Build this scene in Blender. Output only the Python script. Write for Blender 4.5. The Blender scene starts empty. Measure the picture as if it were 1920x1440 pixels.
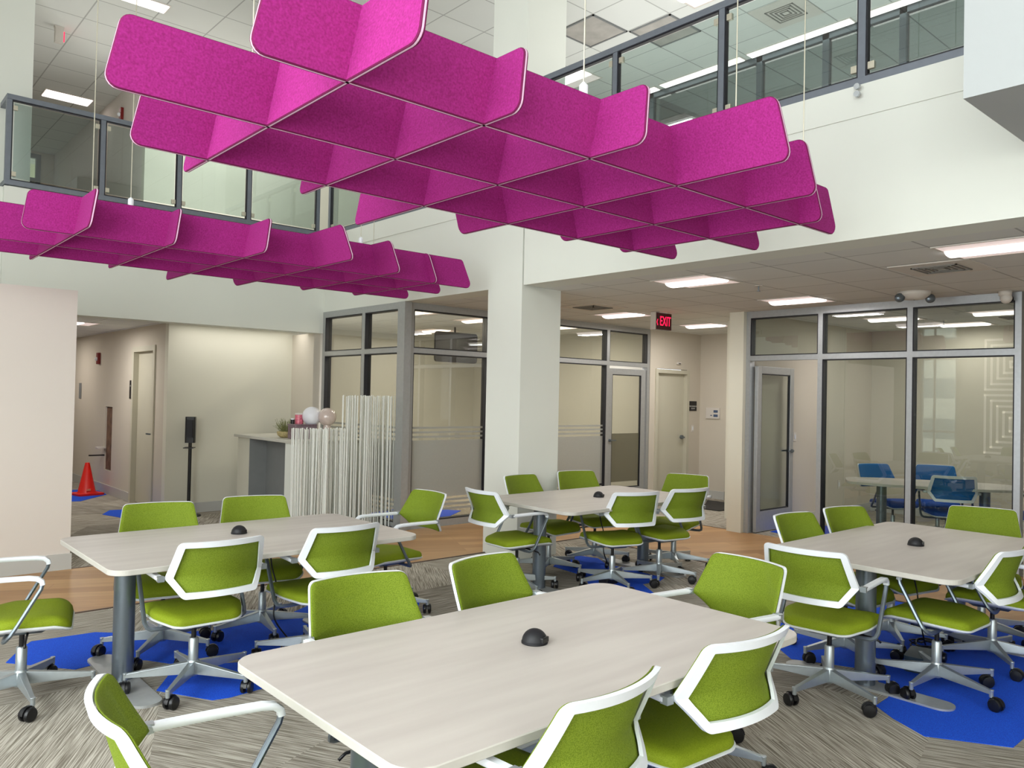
import bpy, math, random
from mathutils import Vector, Matrix
PI = math.pi
rnd = random.Random(7)
S = bpy.context.scene
COL = S.collection
S.view_settings.view_transform = 'Standard'
S.view_settings.look = 'None'
S.view_settings.exposure = -0.02
S.view_settings.gamma = 1.0

# ------------------------------------------------------------------ materials
def lin(c):
    return tuple(((x/255)/12.92 if x/255 <= .04045 else ((x/255+.055)/1.055)**2.4) for x in c) + (1.0,)
MATS = {}
def mat(name, rgb, rough=.6, metal=0.0, noise=None, bump=None, spec=.5, emit=None, alpha=None, aniso=None, coat=0):
    m = bpy.data.materials.new(name); m.use_nodes = True
    n = m.node_tree.nodes; l = m.node_tree.links
    b = n['Principled BSDF']
    b.inputs['Base Color'].default_value = lin(rgb)
    b.inputs['Roughness'].default_value = rough
    b.inputs['Metallic'].default_value = metal
    b.inputs['Specular IOR Level'].default_value = spec
    if coat: b.inputs['Coat Weight'].default_value = coat
    if emit:
        b.inputs['Emission Color'].default_value = lin(emit[0]); b.inputs['Emission Strength'].default_value = emit[1]
    if alpha is not None: b.inputs['Alpha'].default_value = alpha
    if noise or bump:
        tc = n.new('ShaderNodeTexCoord')
        mp = n.new('ShaderNodeMapping'); l.new(tc.outputs['Object'], mp.inputs['Vector'])
        if aniso: mp.inputs['Scale'].default_value = aniso
    if noise:
        sc, amt = noise
        t = n.new('ShaderNodeTexNoise'); t.inputs['Scale'].default_value = sc; t.inputs['Detail'].default_value = 4
        l.new(mp.outputs['Vector'], t.inputs['Vector'])
        r = n.new('ShaderNodeValToRGB')
        r.color_ramp.elements[0].position = .3; r.color_ramp.elements[1].position = .7
        c = lin(rgb)
        r.color_ramp.elements[0].color = tuple(max(0, x*(1-amt)) for x in c[:3])+(1,)
        r.color_ramp.elements[1].color = tuple(min(1, x*(1+amt)) for x in c[:3])+(1,)
        l.new(t.outputs['Fac'], r.inputs['Fac']); l.new(r.outputs['Color'], b.inputs['Base Color'])
    if bump:
        sc, st = bump
        t2 = n.new('ShaderNodeTexNoise'); t2.inputs['Scale'].default_value = sc
        l.new(mp.outputs['Vector'], t2.inputs['Vector'])
        bp = n.new('ShaderNodeBump'); bp.inputs['Strength'].default_value = st; bp.inputs['Distance'].default_value = .002
        l.new(t2.outputs['Fac'], bp.inputs['Height']); l.new(bp.outputs['Normal'], b.inputs['Normal'])
    MATS[name] = m
    return m

def glass_mat(name, tint, f0=.05, gloss=(1, 1, 1)):
    m = bpy.data.materials.new(name); m.use_nodes = True
    n = m.node_tree.nodes; l = m.node_tree.links
    n.remove(n['Principled BSDF']); out = n['Material Output']
    tr = n.new('ShaderNodeBsdfTransparent'); tr.inputs['Color'].default_value = lin(tint)
    gl = n.new('ShaderNodeBsdfGlossy'); gl.inputs['Roughness'].default_value = 0.0
    gl.inputs['Color'].default_value = gloss+(1,)
    fr = n.new('ShaderNodeFresnel'); fr.inputs['IOR'].default_value = 1.45
    mul = n.new('ShaderNodeMath'); mul.operation = 'MULTIPLY_ADD'; mul.inputs[1].default_value = 1.5; mul.inputs[2].default_value = f0
    mul.use_clamp = True
    mx = n.new('ShaderNodeMixShader')
    ge = n.new('ShaderNodeNewGeometry'); inv = n.new('ShaderNodeMath'); inv.operation = 'SUBTRACT'; inv.inputs[0].default_value = 1
    l.new(ge.outputs['Backfacing'], inv.inputs[1])
    m3 = n.new('ShaderNodeMath'); m3.operation = 'MULTIPLY'
    l.new(fr.outputs['Fac'], mul.inputs[0]); l.new(mul.outputs[0], m3.inputs[0]); l.new(inv.outputs[0], m3.inputs[1]); l.new(m3.outputs[0], mx.inputs['Fac'])
    l.new(tr.outputs[0], mx.inputs[1]); l.new(gl.outputs[0], mx.inputs[2]); l.new(mx.outputs[0], out.inputs['Surface'])
    MATS[name] = m
    return m

WHITE = mat('paint_white', (226, 228, 220), .85, spec=.2, noise=(1.2, .015))
CREAM = mat('paint_cream', (220, 217, 202), .85, spec=.2, noise=(1.1, .015))
PINKW = mat('paint_warm', (218, 210, 202), .85, spec=.2, noise=(1.1, .015))
BEIGE = mat('paint_beige', (206, 198, 184), .85, spec=.2, noise=(1.1, .02))
GREYW = mat('paint_grey', (176, 174, 166), .85, spec=.2, noise=(1.1, .02))
DOORC = mat('door_cream', (196, 192, 174), .5, noise=(3, .02))
BASEB = mat('baseboard_grey', (188, 188, 184), .5, noise=(3, .02))
ALU = mat('aluminium', (176, 178, 178), .4, .45, noise=(30, .04))
ALUB = mat('aluminium_light', (188, 192, 196), .4, .7, noise=(30, .04))
DARKF = mat('gasket_dark', (22, 22, 30), .5, noise=(30, .1))
RAILM = mat('rail_grey', (118, 124, 134), .42, .35, noise=(20, .05))
CLIP = mat('clip_nickel', (206, 200, 182), .35, .6, noise=(40, .04))
GLASS = glass_mat('clear_glass', (236, 240, 236), .035)
GLASSD = glass_mat('partition_glass', (226, 224, 214), .06)
GLASSU = glass_mat('tinted_glass', (222, 230, 228), .04)
FROST = mat('frost_film', (176, 178, 172), .45, alpha=.72, noise=(60, .02))
CHR_W = mat('white_plastic', (236, 240, 246), .32, noise=(30, .01))
CHR_S = mat('silver_paint', (176, 184, 188), .32, .7, noise=(40, .03))
CHR_T = mat('steel_tube', (120, 130, 138), .3, .75, noise=(40, .04))
BLK = mat('black_rubber', (14, 14, 17), .35, noise=(40, .2))
BLKM = mat('black_matte', (16, 16, 22), .55, noise=(40, .2))
LEGM = mat('table_leg_paint', (122, 132, 142), .28, .7, noise=(40, .03))
CUP_P = mat('pink_ceramic', (214, 110, 128), .3, noise=(40, .35))
SEQ = mat('sequin_mauve', (142, 122, 132), .3, .5, noise=(160, .5), bump=(200, .8))
GLOBE_W = mat('balloon_white', (232, 232, 238), .35, noise=(8, .01))
GLOBE_P = mat('balloon_clear_pink', (200, 182, 174), .12, noise=(18, .1), coat=.8)
ORANGE = mat('cone_orange', (226, 24, 8), .45, noise=(10, .05))
RED = mat('alarm_red', (120, 12, 12), .4, noise=(30, .05))
FIX = mat('fixture_white', (214, 208, 200), .5, noise=(12, .02))
LITE = mat('diffuser_glow', (255, 250, 246), .5, emit=((255, 244, 240), 3.2), noise=(5, .01))
LITE2 = mat('diffuser_glow_soft', (255, 240, 238), .5, emit=((255, 232, 228), .45), noise=(5, .01))
RODW = mat('rod_white', (236, 238, 232), .35, noise=(30, .02))
SIGNK = mat('sign_black', (26, 22, 26), .4, noise=(30, .1))
SIGNT = mat('sign_text', (214, 214, 210), .5, noise=(30, .02))
EXITR = mat('exit_red', (235, 30, 70), .4, emit=((255, 20, 70), 2.2), noise=(30, .02))
WOODC = mat('counter_laminate', (196, 194, 184), .5, noise=(6, .04))
GREYP = mat('panel_grey', (128, 130, 130), .6, noise=(6, .04))
GRASS = mat('dried_grass', (128, 132, 82), .8, noise=(30, .35))
BASKET = mat('basket_straw', (176, 160, 112), .8, noise=(60, .3), bump=(120, .6))
TVM = mat('screen_dark', (44, 42, 46), .3, noise=(3, .05))
MURAL = mat('mural_white_glow', (250, 248, 240), .7, noise=(3, .01), emit=((255, 250, 240), .7))  # emission added so the white lines show in the glass; not a lamp
LEAF = mat('leaf', (96, 120, 70), .7, noise=(9, .4))
BRICK = mat('niche_brown', (112, 84, 66), .8, noise=(9, .4))

def two_tone(name, a, b, scale, vec, rough=.6, metal=0., detail=6, lo=.35, hi=.65, bumpst=0.0, dist=.0):
    m = bpy.data.materials.new(name); m.use_nodes = True
    n = m.node_tree.nodes; l = m.node_tree.links; p = n['Principled BSDF']
    p.inputs['Roughness'].default_value = rough; p.inputs['Metallic'].default_value = metal
    tc = n.new('ShaderNodeTexCoord'); mp = n.new('ShaderNodeMapping'); mp.inputs['Scale'].default_value = vec
    l.new(tc.outputs['Object'], mp.inputs['Vector'])
    t = n.new('ShaderNodeTexNoise'); t.inputs['Scale'].default_value = scale; t.inputs['Detail'].default_value = detail
    t.inputs['Distortion'].default_value = dist
    l.new(mp.outputs[0], t.inputs['Vector'])
    r = n.new('ShaderNodeValToRGB'); r.color_ramp.elements[0].position = lo; r.color_ramp.elements[1].position = hi
    r.color_ramp.elements[0].color = lin(a); r.color_ramp.elements[1].color = lin(b)
    l.new(t.outputs['Fac'], r.inputs['Fac']); l.new(r.outputs['Color'], p.inputs['Base Color'])
    if bumpst:
        bp = n.new('ShaderNodeBump'); bp.inputs['Strength'].default_value = bumpst; bp.inputs['Distance'].default_value = .002
        l.new(t.outputs['Fac'], bp.inputs['Height']); l.new(bp.outputs['Normal'], p.inputs['Normal'])
    MATS[name] = m
    return m
FELT = two_tone('felt_magenta', (142, 18, 104), (176, 38, 140), 120, (1, 1, 1), .92, detail=9, lo=.3, hi=.75)
FELT_E = mat('felt_edge', (236, 196, 226), .8, noise=(40, .04))
FELT_D = mat('felt_edge_dark', (112, 8, 74), .9, noise=(40, .1))
TOPM = two_tone('table_laminate', (190, 182, 176), (202, 195, 188), 2.2, (.5, 5, 1), .42, detail=4)
TOPE = mat('table_edge', (196, 192, 184), .5, noise=(20, .03))
WOODF0 = None

def fabric(name, base, dark, alpha=1.0):
    m = bpy.data.materials.new(name); m.use_nodes = True
    n = m.node_tree.nodes; l = m.node_tree.links; p = n['Principled BSDF']
    p.inputs['Roughness'].default_value = .75; p.inputs['Specular IOR Level'].default_value = .25
    tc = n.new('ShaderNodeTexCoord')
    t = n.new('ShaderNodeTexVoronoi'); t.inputs['Scale'].default_value = 330
    l.new(tc.outputs['Object'], t.inputs['Vector'])
    r = n.new('ShaderNodeValToRGB'); r.color_ramp.elements[0].position = .1; r.color_ramp.elements[1].position = .7
    r.color_ramp.elements[0].color = lin(base); r.color_ramp.elements[1].color = lin(dark)
    l.new(t.outputs['Distance'], r.inputs['Fac']); l.new(r.outputs['Color'], p.inputs['Base Color'])
    p.inputs['Alpha'].default_value = alpha
    MATS[name] = m
    return m
GREEN = fabric('mesh_green', (140, 160, 48), (108, 128, 26), .9)
GSEAT = fabric('seat_green', (144, 160, 36), (122, 140, 20))
BLUE = fabric('mesh_blue', (30, 120, 190), (12, 92, 160), .88)
BSEAT = fabric('seat_blue', (10, 84, 176), (6, 60, 150))

def carpet_mat():
    m = bpy.data.materials.new('carpet_linear'); m.use_nodes = True
    n = m.node_tree.nodes; l = m.node_tree.links; p = n['Principled BSDF']
    p.inputs['Roughness'].default_value = .95; p.inputs['Specular IOR Level'].default_value = .1
    tc = n.new('ShaderNodeTexCoord')
    mp0 = n.new('ShaderNodeMapping'); mp0.inputs['Location'].default_value = (.35, .2, 0)
    l.new(tc.outputs['Object'], mp0.inputs['Vector'])
    v = n.new('ShaderNodeTexVoronoi'); v.voronoi_dimensions = '2D'; v.inputs['Scale'].default_value = 1.05
    v.inputs['Randomness'].default_value = .75
    l.new(mp0.outputs[0], v.inputs['Vector'])
    sep = n.new('ShaderNodeSeparateColor'); l.new(v.outputs['Color'], sep.inputs[0])
    ang = n.new('ShaderNodeMath'); ang.operation = 'MULTIPLY'; ang.inputs[1].default_value = 6.0
    l.new(sep.outputs[0], ang.inputs[0])
    fl = n.new('ShaderNodeMath'); fl.operation = 'FLOOR'; l.new(ang.outputs[0], fl.inputs[0])
    an2 = n.new('ShaderNodeMath'); an2.operation = 'MULTIPLY'; an2.inputs[1].default_value = PI/3.0
    l.new(fl.outputs[0], an2.inputs[0])
    vr = n.new('ShaderNodeVectorRotate'); vr.rotation_type = 'Z_AXIS'
    l.new(tc.outputs['Object'], vr.inputs['Vector']); l.new(an2.outputs[0], vr.inputs['Angle'])
    mp = n.new('ShaderNodeMapping'); mp.inputs['Scale'].default_value = (2.6, 110, 1); l.new(vr.outputs[0], mp.inputs['Vector'])
    t = n.new('ShaderNodeTexNoise'); t.inputs['Scale'].default_value = 1.3; t.inputs['Detail'].default_value = 3; t.inputs['Roughness'].default_value = .6
    l.new(mp.outputs[0], t.inputs['Vector'])
    r = n.new('ShaderNodeValToRGB'); e = r.color_ramp.elements
    e[0].position = .38; e[1].position = .62; e[0].color = lin((122, 115, 103)); e[1].color = lin((204, 198, 186))
    mid = e.new(.5); mid.color = lin((166, 159, 147))
    l.new(t.outputs['Fac'], r.inputs['Fac'])
    shade = n.new('ShaderNodeMapRange'); shade.inputs['To Min'].default_value = .72; shade.inputs['To Max'].default_value = 1.05
    l.new(sep.outputs[1], shade.inputs['Value'])
    mx = n.new('ShaderNodeMix'); mx.data_type = 'RGBA'; mx.blend_type = 'MULTIPLY'; mx.inputs['Factor'].default_value = 1
    l.new(r.outputs['Color'], mx.inputs['A']); l.new(shade.outputs[0], mx.inputs['B'])
    f = n.new('ShaderNodeTexNoise'); f.inputs['Scale'].default_value = 240; l.new(tc.outputs['Object'], f.inputs['Vector'])
    mr = n.new('ShaderNodeMapRange'); mr.inputs['To Min'].default_value = .82; mr.inputs['To Max'].default_value = 1.18
    l.new(f.outputs['Fac'], mr.inputs['Value'])
    mx2 = n.new('ShaderNodeMix'); mx2.data_type = 'RGBA'; mx2.blend_type = 'MULTIPLY'; mx2.inputs['Factor'].default_value = 1
    l.new(mx.outputs['Result'], mx2.inputs['A']); l.new(mr.outputs[0], mx2.inputs['B'])
    l.new(mx2.outputs['Result'], p.inputs['Base Color'])
    return m
CARPET = carpet_mat()
BLUEC = two_tone('carpet_blue', (0, 62, 196), (0, 92, 228), 220, (1, 1, 1), .95, detail=2)

def wood_mat():
    m = bpy.data.materials.new('vinyl_plank'); m.use_nodes = True
    n = m.node_tree.nodes; l = m.node_tree.links; p = n['Principled BSDF']
    p.inputs['Roughness'].default_value = .42
    tc = n.new('ShaderNodeTexCoord')
    mp = n.new('ShaderNodeMapping'); mp.inputs['Rotation'].default_value = (0, 0, .45); l.new(tc.outputs['Object'], mp.inputs['Vector'])
    b = n.new('ShaderNodeTexBrick'); b.inputs['Scale'].default_value = 1; b.inputs['Brick Width'].default_value = 1.2
    b.inputs['Row Height'].default_value = .16; b.inputs['Mortar Size'].default_value = .0015
    b.inputs['Color1'].default_value = lin((190, 148, 100)); b.inputs['Color2'].default_value = lin((164, 122, 78)); b.inputs['Mortar'].default_value = lin((150, 108, 74))
    l.new(mp.outputs[0], b.inputs['Vector'])
    mp2 = n.new('ShaderNodeMapping'); mp2.inputs['Scale'].default_value = (1, 9, 1); l.new(mp.outputs[0], mp2.inputs['Vector'])
    t = n.new('ShaderNodeTexNoise'); t.inputs['Scale'].default_value = 2.2; t.inputs['Detail'].default_value = 5; t.inputs['Distortion'].default_value = 1.2
    l.new(mp2.outputs[0], t.inputs['Vector'])
    mr = n.new('ShaderNodeMapRange'); mr.inputs['To Min'].default_value = .72; mr.inputs['To Max'].default_value = 1.2; l.new(t.outputs['Fac'], mr.inputs['Value'])
    mx = n.new('ShaderNodeMix'); mx.data_type = 'RGBA'; mx.blend_type = 'MULTIPLY'; mx.inputs['Factor'].default_value = 1
    l.new(b.outputs['Color'], mx.inputs['A']); l.new(mr.outputs[0], mx.inputs['B']); l.new(mx.outputs['Result'], p.inputs['Base Color'])
    return m
WOODF = wood_mat()

def tile_mat(name, rgb, x0, y0, s=.61):
    m = bpy.data.materials.new(name); m.use_nodes = True
    n = m.node_tree.nodes; l = m.node_tree.links; p = n['Principled BSDF']
    p.inputs['Roughness'].default_value = .9; p.inputs['Specular IOR Level'].default_value = .1
    tc = n.new('ShaderNodeTexCoord')
    mp = n.new('ShaderNodeMapping'); mp.inputs['Location'].default_value = (-x0, -y0, 0); l.new(tc.outputs['Object'], mp.inputs['Vector'])
    b = n.new('ShaderNodeTexBrick'); b.inputs['Scale'].default_value = 1; b.offset = 0; b.inputs['Brick Width'].default_value = s
    b.inputs['Row Height'].default_value = s; b.inputs['Mortar Size'].default_value = .009; b.inputs['Mortar Smooth'].default_value = .3
    c = lin(rgb); b.inputs['Color1'].default_value = c; b.inputs['Color2'].default_value = tuple(x*.96 for x in c[:3])+(1,)
    b.inputs['Mortar'].default_value = tuple(x*.6 for x in c[:3])+(1,)
    l.new(mp.outputs[0], b.inputs['Vector'])
    t = n.new('ShaderNodeTexNoise'); t.inputs['Scale'].default_value = 1.3
    l.new(tc.outputs['Object'], t.inputs['Vector'])
    mr = n.new('ShaderNodeMapRange'); mr.inputs['To Min'].default_value = .93; mr.inputs['To Max'].default_value = 1.05; l.new(t.outputs['Fac'], mr.inputs['Value'])
    mx = n.new('ShaderNodeMix'); mx.data_type = 'RGBA'; mx.blend_type = 'MULTIPLY'; mx.inputs['Factor'].default_value = 1
    l.new(b.outputs['Color'], mx.inputs['A']); l.new(mr.outputs[0], mx.inputs['B']); l.new(mx.outputs['Result'], p.inputs['Base Color'])
    return m
TILE_L = tile_mat('ceiling_tile_low', (226, 227, 224), 5.77, 4.03)
TILE_U = tile_mat('ceiling_tile_up', (226, 228, 224), 6.577, 6.17)

def facade_mat():
    m = bpy.data.materials.new('facade'); m.use_nodes = True
    n = m.node_tree.nodes; l = m.node_tree.links; p = n['Principled BSDF']
    tc = n.new('ShaderNodeTexCoord')
    mp = n.new('ShaderNodeMapping'); mp.inputs['Rotation'].default_value = (PI/2, 0, PI/2); l.new(tc.outputs['Object'], mp.inputs['Vector'])
    b = n.new('ShaderNodeTexBrick'); b.inputs['Scale'].default_value = 1; b.offset = 0; b.inputs['Brick Width'].default_value = 1.5
    b.inputs['Row Height'].default_value = 2.2; b.inputs['Mortar Size'].default_value = .4
    b.inputs['Color1'].default_value = lin((120, 140, 146)); b.inputs['Color2'].default_value = lin((150, 165, 168)); b.inputs['Mortar'].default_value = lin((226, 226, 214))
    l.new(mp.outputs[0], b.inputs['Vector']); l.new(b.outputs['Color'], p.inputs['Base Color'])
    return m
FACADE = facade_mat()

# ------------------------------------------------------------------ mesh helpers
class MB:
    def __init__(s): s.v = []; s.f = []; s.m = []; s.mi = 0
    def _add(s, vs, fs, mi=None):
        o = len(s.v); s.v += [tuple(v) for v in vs]
        for f in fs: s.f.append(tuple(i+o for i in f)); s.m.append(s.mi if mi is None else mi)
        return s
    def box(s, x0, y0, z0, x1, y1, z1, mi=None):
        if x0 > x1: x0, x1 = x1, x0
        if y0 > y1: y0, y1 = y1, y0
        if z0 > z1: z0, z1 = z1, z0
        vs = [(x0, y0, z0), (x1, y0, z0), (x1, y1, z0), (x0, y1, z0), (x0, y0, z1), (x1, y0, z1), (x1, y1, z1), (x0, y1, z1)]
        return s._add(vs, [(0, 3, 2, 1), (4, 5, 6, 7), (0, 1, 5, 4), (1, 2, 6, 5), (2, 3, 7, 6), (3, 0, 4, 7)], mi)
    def hexa(s, vs, mi=None):
        return s._add(vs, [(0, 3, 2, 1), (4, 5, 6, 7), (0, 1, 5, 4), (1, 2, 6, 5), (2, 3, 7, 6), (3, 0, 4, 7)], mi)
    def lathe(s, prof, n=24, c=(0, 0, 0), axis='z', mi=None, cap=True):
        vs = []; fs = []
        for r, z in prof:
            for k in range(n):
                a = 2*PI*k/n; p = (r*math.cos(a), r*math.sin(a), z)
                if axis == 'x': p = (p[2], p[0], p[1])
                elif axis == 'y': p = (p[1], p[2], p[0])
                vs.append((p[0]+c[0], p[1]+c[1], p[2]+c[2]))
        for i in range(len(prof)-1):
            for k in range(n):
                a = i*n+k; b = i*n+(k+1) % n
                fs.append((a, b, b+n, a+n))
        if cap:
            fs.append(tuple(reversed(range(n)))); fs.append(tuple(range((len(prof)-1)*n, len(prof)*n)))
        return s._add(vs, fs, mi)
    def cyl(s, r, z0, z1, c=(0, 0, 0), n=20, axis='z', mi=None): return s.lathe([(r, z0), (r, z1)], n, c, axis, mi)
    def sphere(s, r, c=(0, 0, 0), n=24, rings=14, mi=None, sz=1):
        return s.lathe([(max(1e-4, r*math.sin(PI*i/rings)), -r*sz*math.cos(PI*i/rings)) for i in range(rings+1)], n, c, 'z', mi)
    def prism(s, poly, z0, z1, mi=None, mside=None):
        n = len(poly)
        vs = [(x, y, z0) for x, y in poly]+[(x, y, z1) for x, y in poly]
        s._add(vs, [tuple(reversed(range(n))), tuple(range(n, 2*n))], mi)
        s._add(vs, [(i, (i+1) % n, n+(i+1) % n, n+i) for i in range(n)], mside if mside is not None else mi)
        return s
    def sweep(s, path, prof, closed=False, mi=None, up=Vector((0, 0, 1))):
        path = [Vector(p) for p in path]; n = len(path); k = len(prof); vs = []; fs = []
        t0 = (path[1]-path[0]).normalized()
        u = t0.cross(up)
        if u.length < .01: u = t0.cross(Vector((1, 0, 0)))
        u.normalize(); w = u.cross(t0).normalized()
        pt = t0
        for i in range(n):
            a = path[max(0, i-1)]; b = path[min(n-1, i+1)]; t = (b-a).normalized()
            q = pt.rotation_difference(t); u = q @ u; w = q @ w; pt = t
            pr = prof(i/(n-1)) if callable(prof) else prof
            for x, y in pr: vs.append(path[i]+u*x+w*y)
        k = len(pr)
        for i in range(n-1):
            for j in range(k):
                fs.append((i*k+j, i*k+(j+1) % k, (i+1)*k+(j+1) % k, (i+1)*k+j))
        fs.append(tuple(reversed(range(k)))); fs.append(tuple(range((n-1)*k, n*k)))
        return s._add(vs, fs, mi)
    def tube(s, path, r, n=10, mi=None):
        return s.sweep(path, [(r*math.cos(2*PI*i/n), r*math.sin(2*PI*i/n)) for i in range(n)], mi=mi)
    def build(s, name, mats, parent=None, smooth=False, bevel=None, loc=None):
        me = bpy.data.meshes.new(name); me.from_pydata(s.v, [], s.f)
        if not isinstance(mats, (list, tuple)): mats = [mats]
        for m in mats: me.materials.append(m)
        me.polygons.foreach_set('material_index', s.m)
        if smooth:
            me.polygons.foreach_set('use_smooth', [True]*len(me.polygons))
        me.validate(); me.update()
        if smooth is not False and smooth is not True:
            try: me.set_sharp_from_angle(angle=smooth)
            except Exception: pass
        o = bpy.data.objects.new(name, me); COL.objects.link(o)
        if parent: o.parent = parent
        if loc is not None: o.location = loc
        if bevel:
            b = o.modifiers.new('bevel', 'BEVEL'); b.width = bevel; b.segments = 2; b.limit_method = 'ANGLE'; b.angle_limit = .6
        return o
def tag(o, label=None, cat=None, group=None, kind=None):
    if label: o['label'] = label
    if cat: o['category'] = cat
    if group: o['group'] = group
    if kind: o['kind'] = kind
    return o
def empty(name, loc=(0, 0, 0), rz=0, label=None, cat=None, group=None, kind=None):
    o = bpy.data.objects.new(name, None); o.empty_display_size = .1; COL.objects.link(o)
    o.location = loc; o.rotation_euler = (0, 0, rz)
    return tag(o, label, cat, group, kind)
def struct(mb, name, m, **k):
    o = mb.build(name, m, **k); o['kind'] = 'structure'; return o
def rpoly(pts, rads, seg=6):
    out = []; n = len(pts)
    for i in range(n):
        p = Vector(pts[i]); a = Vector(pts[i-1]); b = Vector(pts[(i+1) % n])
        r = rads[i] if isinstance(rads, (list, tuple)) else rads
        da = (a-p).normalized(); db = (b-p).normalized()
        ang = da.angle(db); d = r/math.tan(ang/2)
        d = min(d, (a-p).length*.48, (b-p).length*.48); r2 = d*math.tan(ang/2)
        c = p+(da+db).normalized()*(r2/math.sin(ang/2))
        s = p+da*d-c; e = p+db*d-c
        a0 = math.atan2(s.y, s.x); a1 = math.atan2(e.y, e.x)
        while a1-a0 > PI: a1 -= 2*PI
        while a1-a0 < -PI: a1 += 2*PI
        for k in range(seg+1):
            t = a0+(a1-a0)*k/seg; out.append((c.x+r2*math.cos(t), c.y+r2*math.sin(t)))
    return out
def offset(poly, d):
    """inset a CCW polygon by d"""
    n = len(poly); out = []
    for i in range(n):
        p = Vector(poly[i]); a = Vector(poly[i-1]); b = Vector(poly[(i+1) % n])
        e1 = (p-a); e2 = (b-p)
        if e1.length < 1e-7: e1 = e2
        if e2.length < 1e-7: e2 = e1
        n1 = Vector((-e1.y, e1.x)).normalized(); n2 = Vector((-e2.y, e2.x)).normalized()
        m = (n1+n2)
        if m.length < 1e-6: m = n1
        m.normalize(); k = d/max(.35, m.dot(n1))
        out.append((p.x+m.x*k, p.y+m.y*k))
    return out
def text_mesh(name, txt, size, m, parent, loc, rot, ext=.001, align='CENTER'):
    c = bpy.data.curves.new(name, 'FONT'); c.body = txt; c.size = size; c.extrude = ext; c.align_x = align; c.align_y = 'CENTER'
    o = bpy.data.objects.new(name, c); COL.objects.link(o)
    dg = bpy.context.evaluated_depsgraph_get()
    me = bpy.data.meshes.new_from_object(o.evaluated_get(dg)); me.name = name
    bpy.data.objects.remove(o)
    me.materials.clear(); me.materials.append(m)
    q = bpy.data.objects.new(name, me); COL.objects.link(q); q.location = loc; q.rotation_euler = rot
    if parent: q.parent = parent
    return q
def kids(o): return [c for c in bpy.data.objects if c.parent == o]

# ------------------------------------------------------------------ camera
cd = bpy.data.cameras.new('camera'); cam = bpy.data.objects.new('camera', cd); COL.objects.link(cam)
cd.sensor_width = 36; cd.lens = 1482.64/1920*36; cd.clip_start = .05
yaw, pit, rol = math.radians(48.5111), math.radians(.92797), math.radians(1.2032)
F = Vector((math.cos(yaw)*math.cos(pit), math.sin(yaw)*math.cos(pit), math.sin(pit)))
R = F.cross(Vector((0, 0, 1))).normalized(); U = R.cross(F)
R2 = math.cos(rol)*R+math.sin(rol)*U; U2 = -math.sin(rol)*R+math.cos(rol)*U
M = Matrix((R2, U2, -F)).transposed().to_4x4(); M.translation = (0, 0, 1.6)
cam.matrix_world = M
S.camera = cam

# ------------------------------------------------------------------ shell
# floor
fm = MB(); fm._add([(-3.5, -5, 0), (16, -5, 0), (16, 19, 0), (-3.5, 19, 0)], [(0, 1, 2, 3)])
struct(fm, 'floor', CARPET)
YB, WX = 6.26, 6.68
w = MB()
w.prism([(-3.5, YB), (5.2, YB), (5.73, YB), (WX, YB), (WX, -5), (8.6, -5), (8.6, 7.8), (-3.5, 7.8)], .0005, .003)
struct(w, 'floor.001', WOODF)
tr = MB(); tr.box(-3.5, YB-.02, .0005, WX, YB, .006); tr.box(WX-.02, -5, .0005, WX, YB, .006); tr.box(-3.5, 7.79, .0005, 5.2, 7.81, .006); tr.box(8.59, 5.6, .0005, 8.61, 7.8, .006)
struct(tr, 'trim_1', mat('transition_strip', (84, 62, 50), .5, noise=(20, .05)))
def patch(pts):
    b = MB(); b.prism(pts, .0006, .0035); return struct(b, 'floor', BLUEC)
patch([(0.88, 5.36), (1.0, 5.61), (1.07, 5.71), (1.43, 5.68), (1.62, 5.5), (2.05, 5.25), (2.6, 5.32), (3.0, 5.55), (3.45, 5.6), (3.6, 5.1), (3.2, 4.6), (2.9, 4.3), (2.3, 4.45), (1.8, 4.68), (1.61, 4.77), (1.52, 4.92), (1.38, 5.05), (1.16, 5.0)])
patch([(1.41, 4.39), (1.61, 4.70), (2.2, 4.42), (2.75, 4.1), (2.5, 3.8), (2.1, 3.85), (1.87, 4.08), (1.68, 4.06), (1.59, 4.08)])
patch([(1.25, 1.75), (1.9, 2.6), (2.6, 2.5), (2.9, 2.0), (2.5, 1.35), (1.7, 1.2)])
patch([(4.76, 2.71), (5.3, 3.0), (6.0, 2.95), (6.64, 2.9), (6.66, 2.4), (6.66, 1.2), (6.1, .8), (5.2, .8), (4.6, 1.0), (4.44, 1.22), (4.27, 1.22), (4.07, 1.54), (4.17, 1.73), (4.27, 1.86), (4.45, 1.87), (4.63, 1.99), (4.74, 2.1), (4.78, 2.21), (4.73, 2.32), (4.62, 2.54)])
patch([(5.3, 5.35), (5.64, 5.56), (5.86, 5.6), (5.93, 5.35), (5.77, 5.08), (5.84, 4.89), (5.78, 4.63), (5.79, 4.42), (5.65, 4.36), (5.43, 4.38), (5.25, 4.11), (5.1, 4.2), (5.0, 4.6), (5.25, 4.9)])
patch([(2.2, 12.6), (2.87, 12.37), (3.36, 12.95), (3.38, 13.5), (3.26, 13.76), (2.5, 13.9)])
patch([(2.79, 10.93), (2.96, 11.26), (3.25, 11.2), (3.36, 10.8), (3.3, 10.4), (2.92, 10.48)])
patch([(5.6, 9.2), (6.4, 9.4), (6.8, 8.7), (6.1, 8.2), (5.5, 8.4)])
patch([(8.9, 5.2), (9.8, 5.3), (10.2, 4.6), (9.4, 4.2), (8.8, 4.5)])

# walls, ground storey
def wall(name, m, *boxes, **k):
    b = MB()
    for bb in boxes: b.box(*bb)
    return struct(b, name, m, **k)
wall('wall_left', PINKW, (-1.4, 7.8, 0, 1.74, 9.74, 2.46))
wall('baseboard_left', BASEB, (-1.4, 7.785, 0, 1.75, 7.8, .14))
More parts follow.
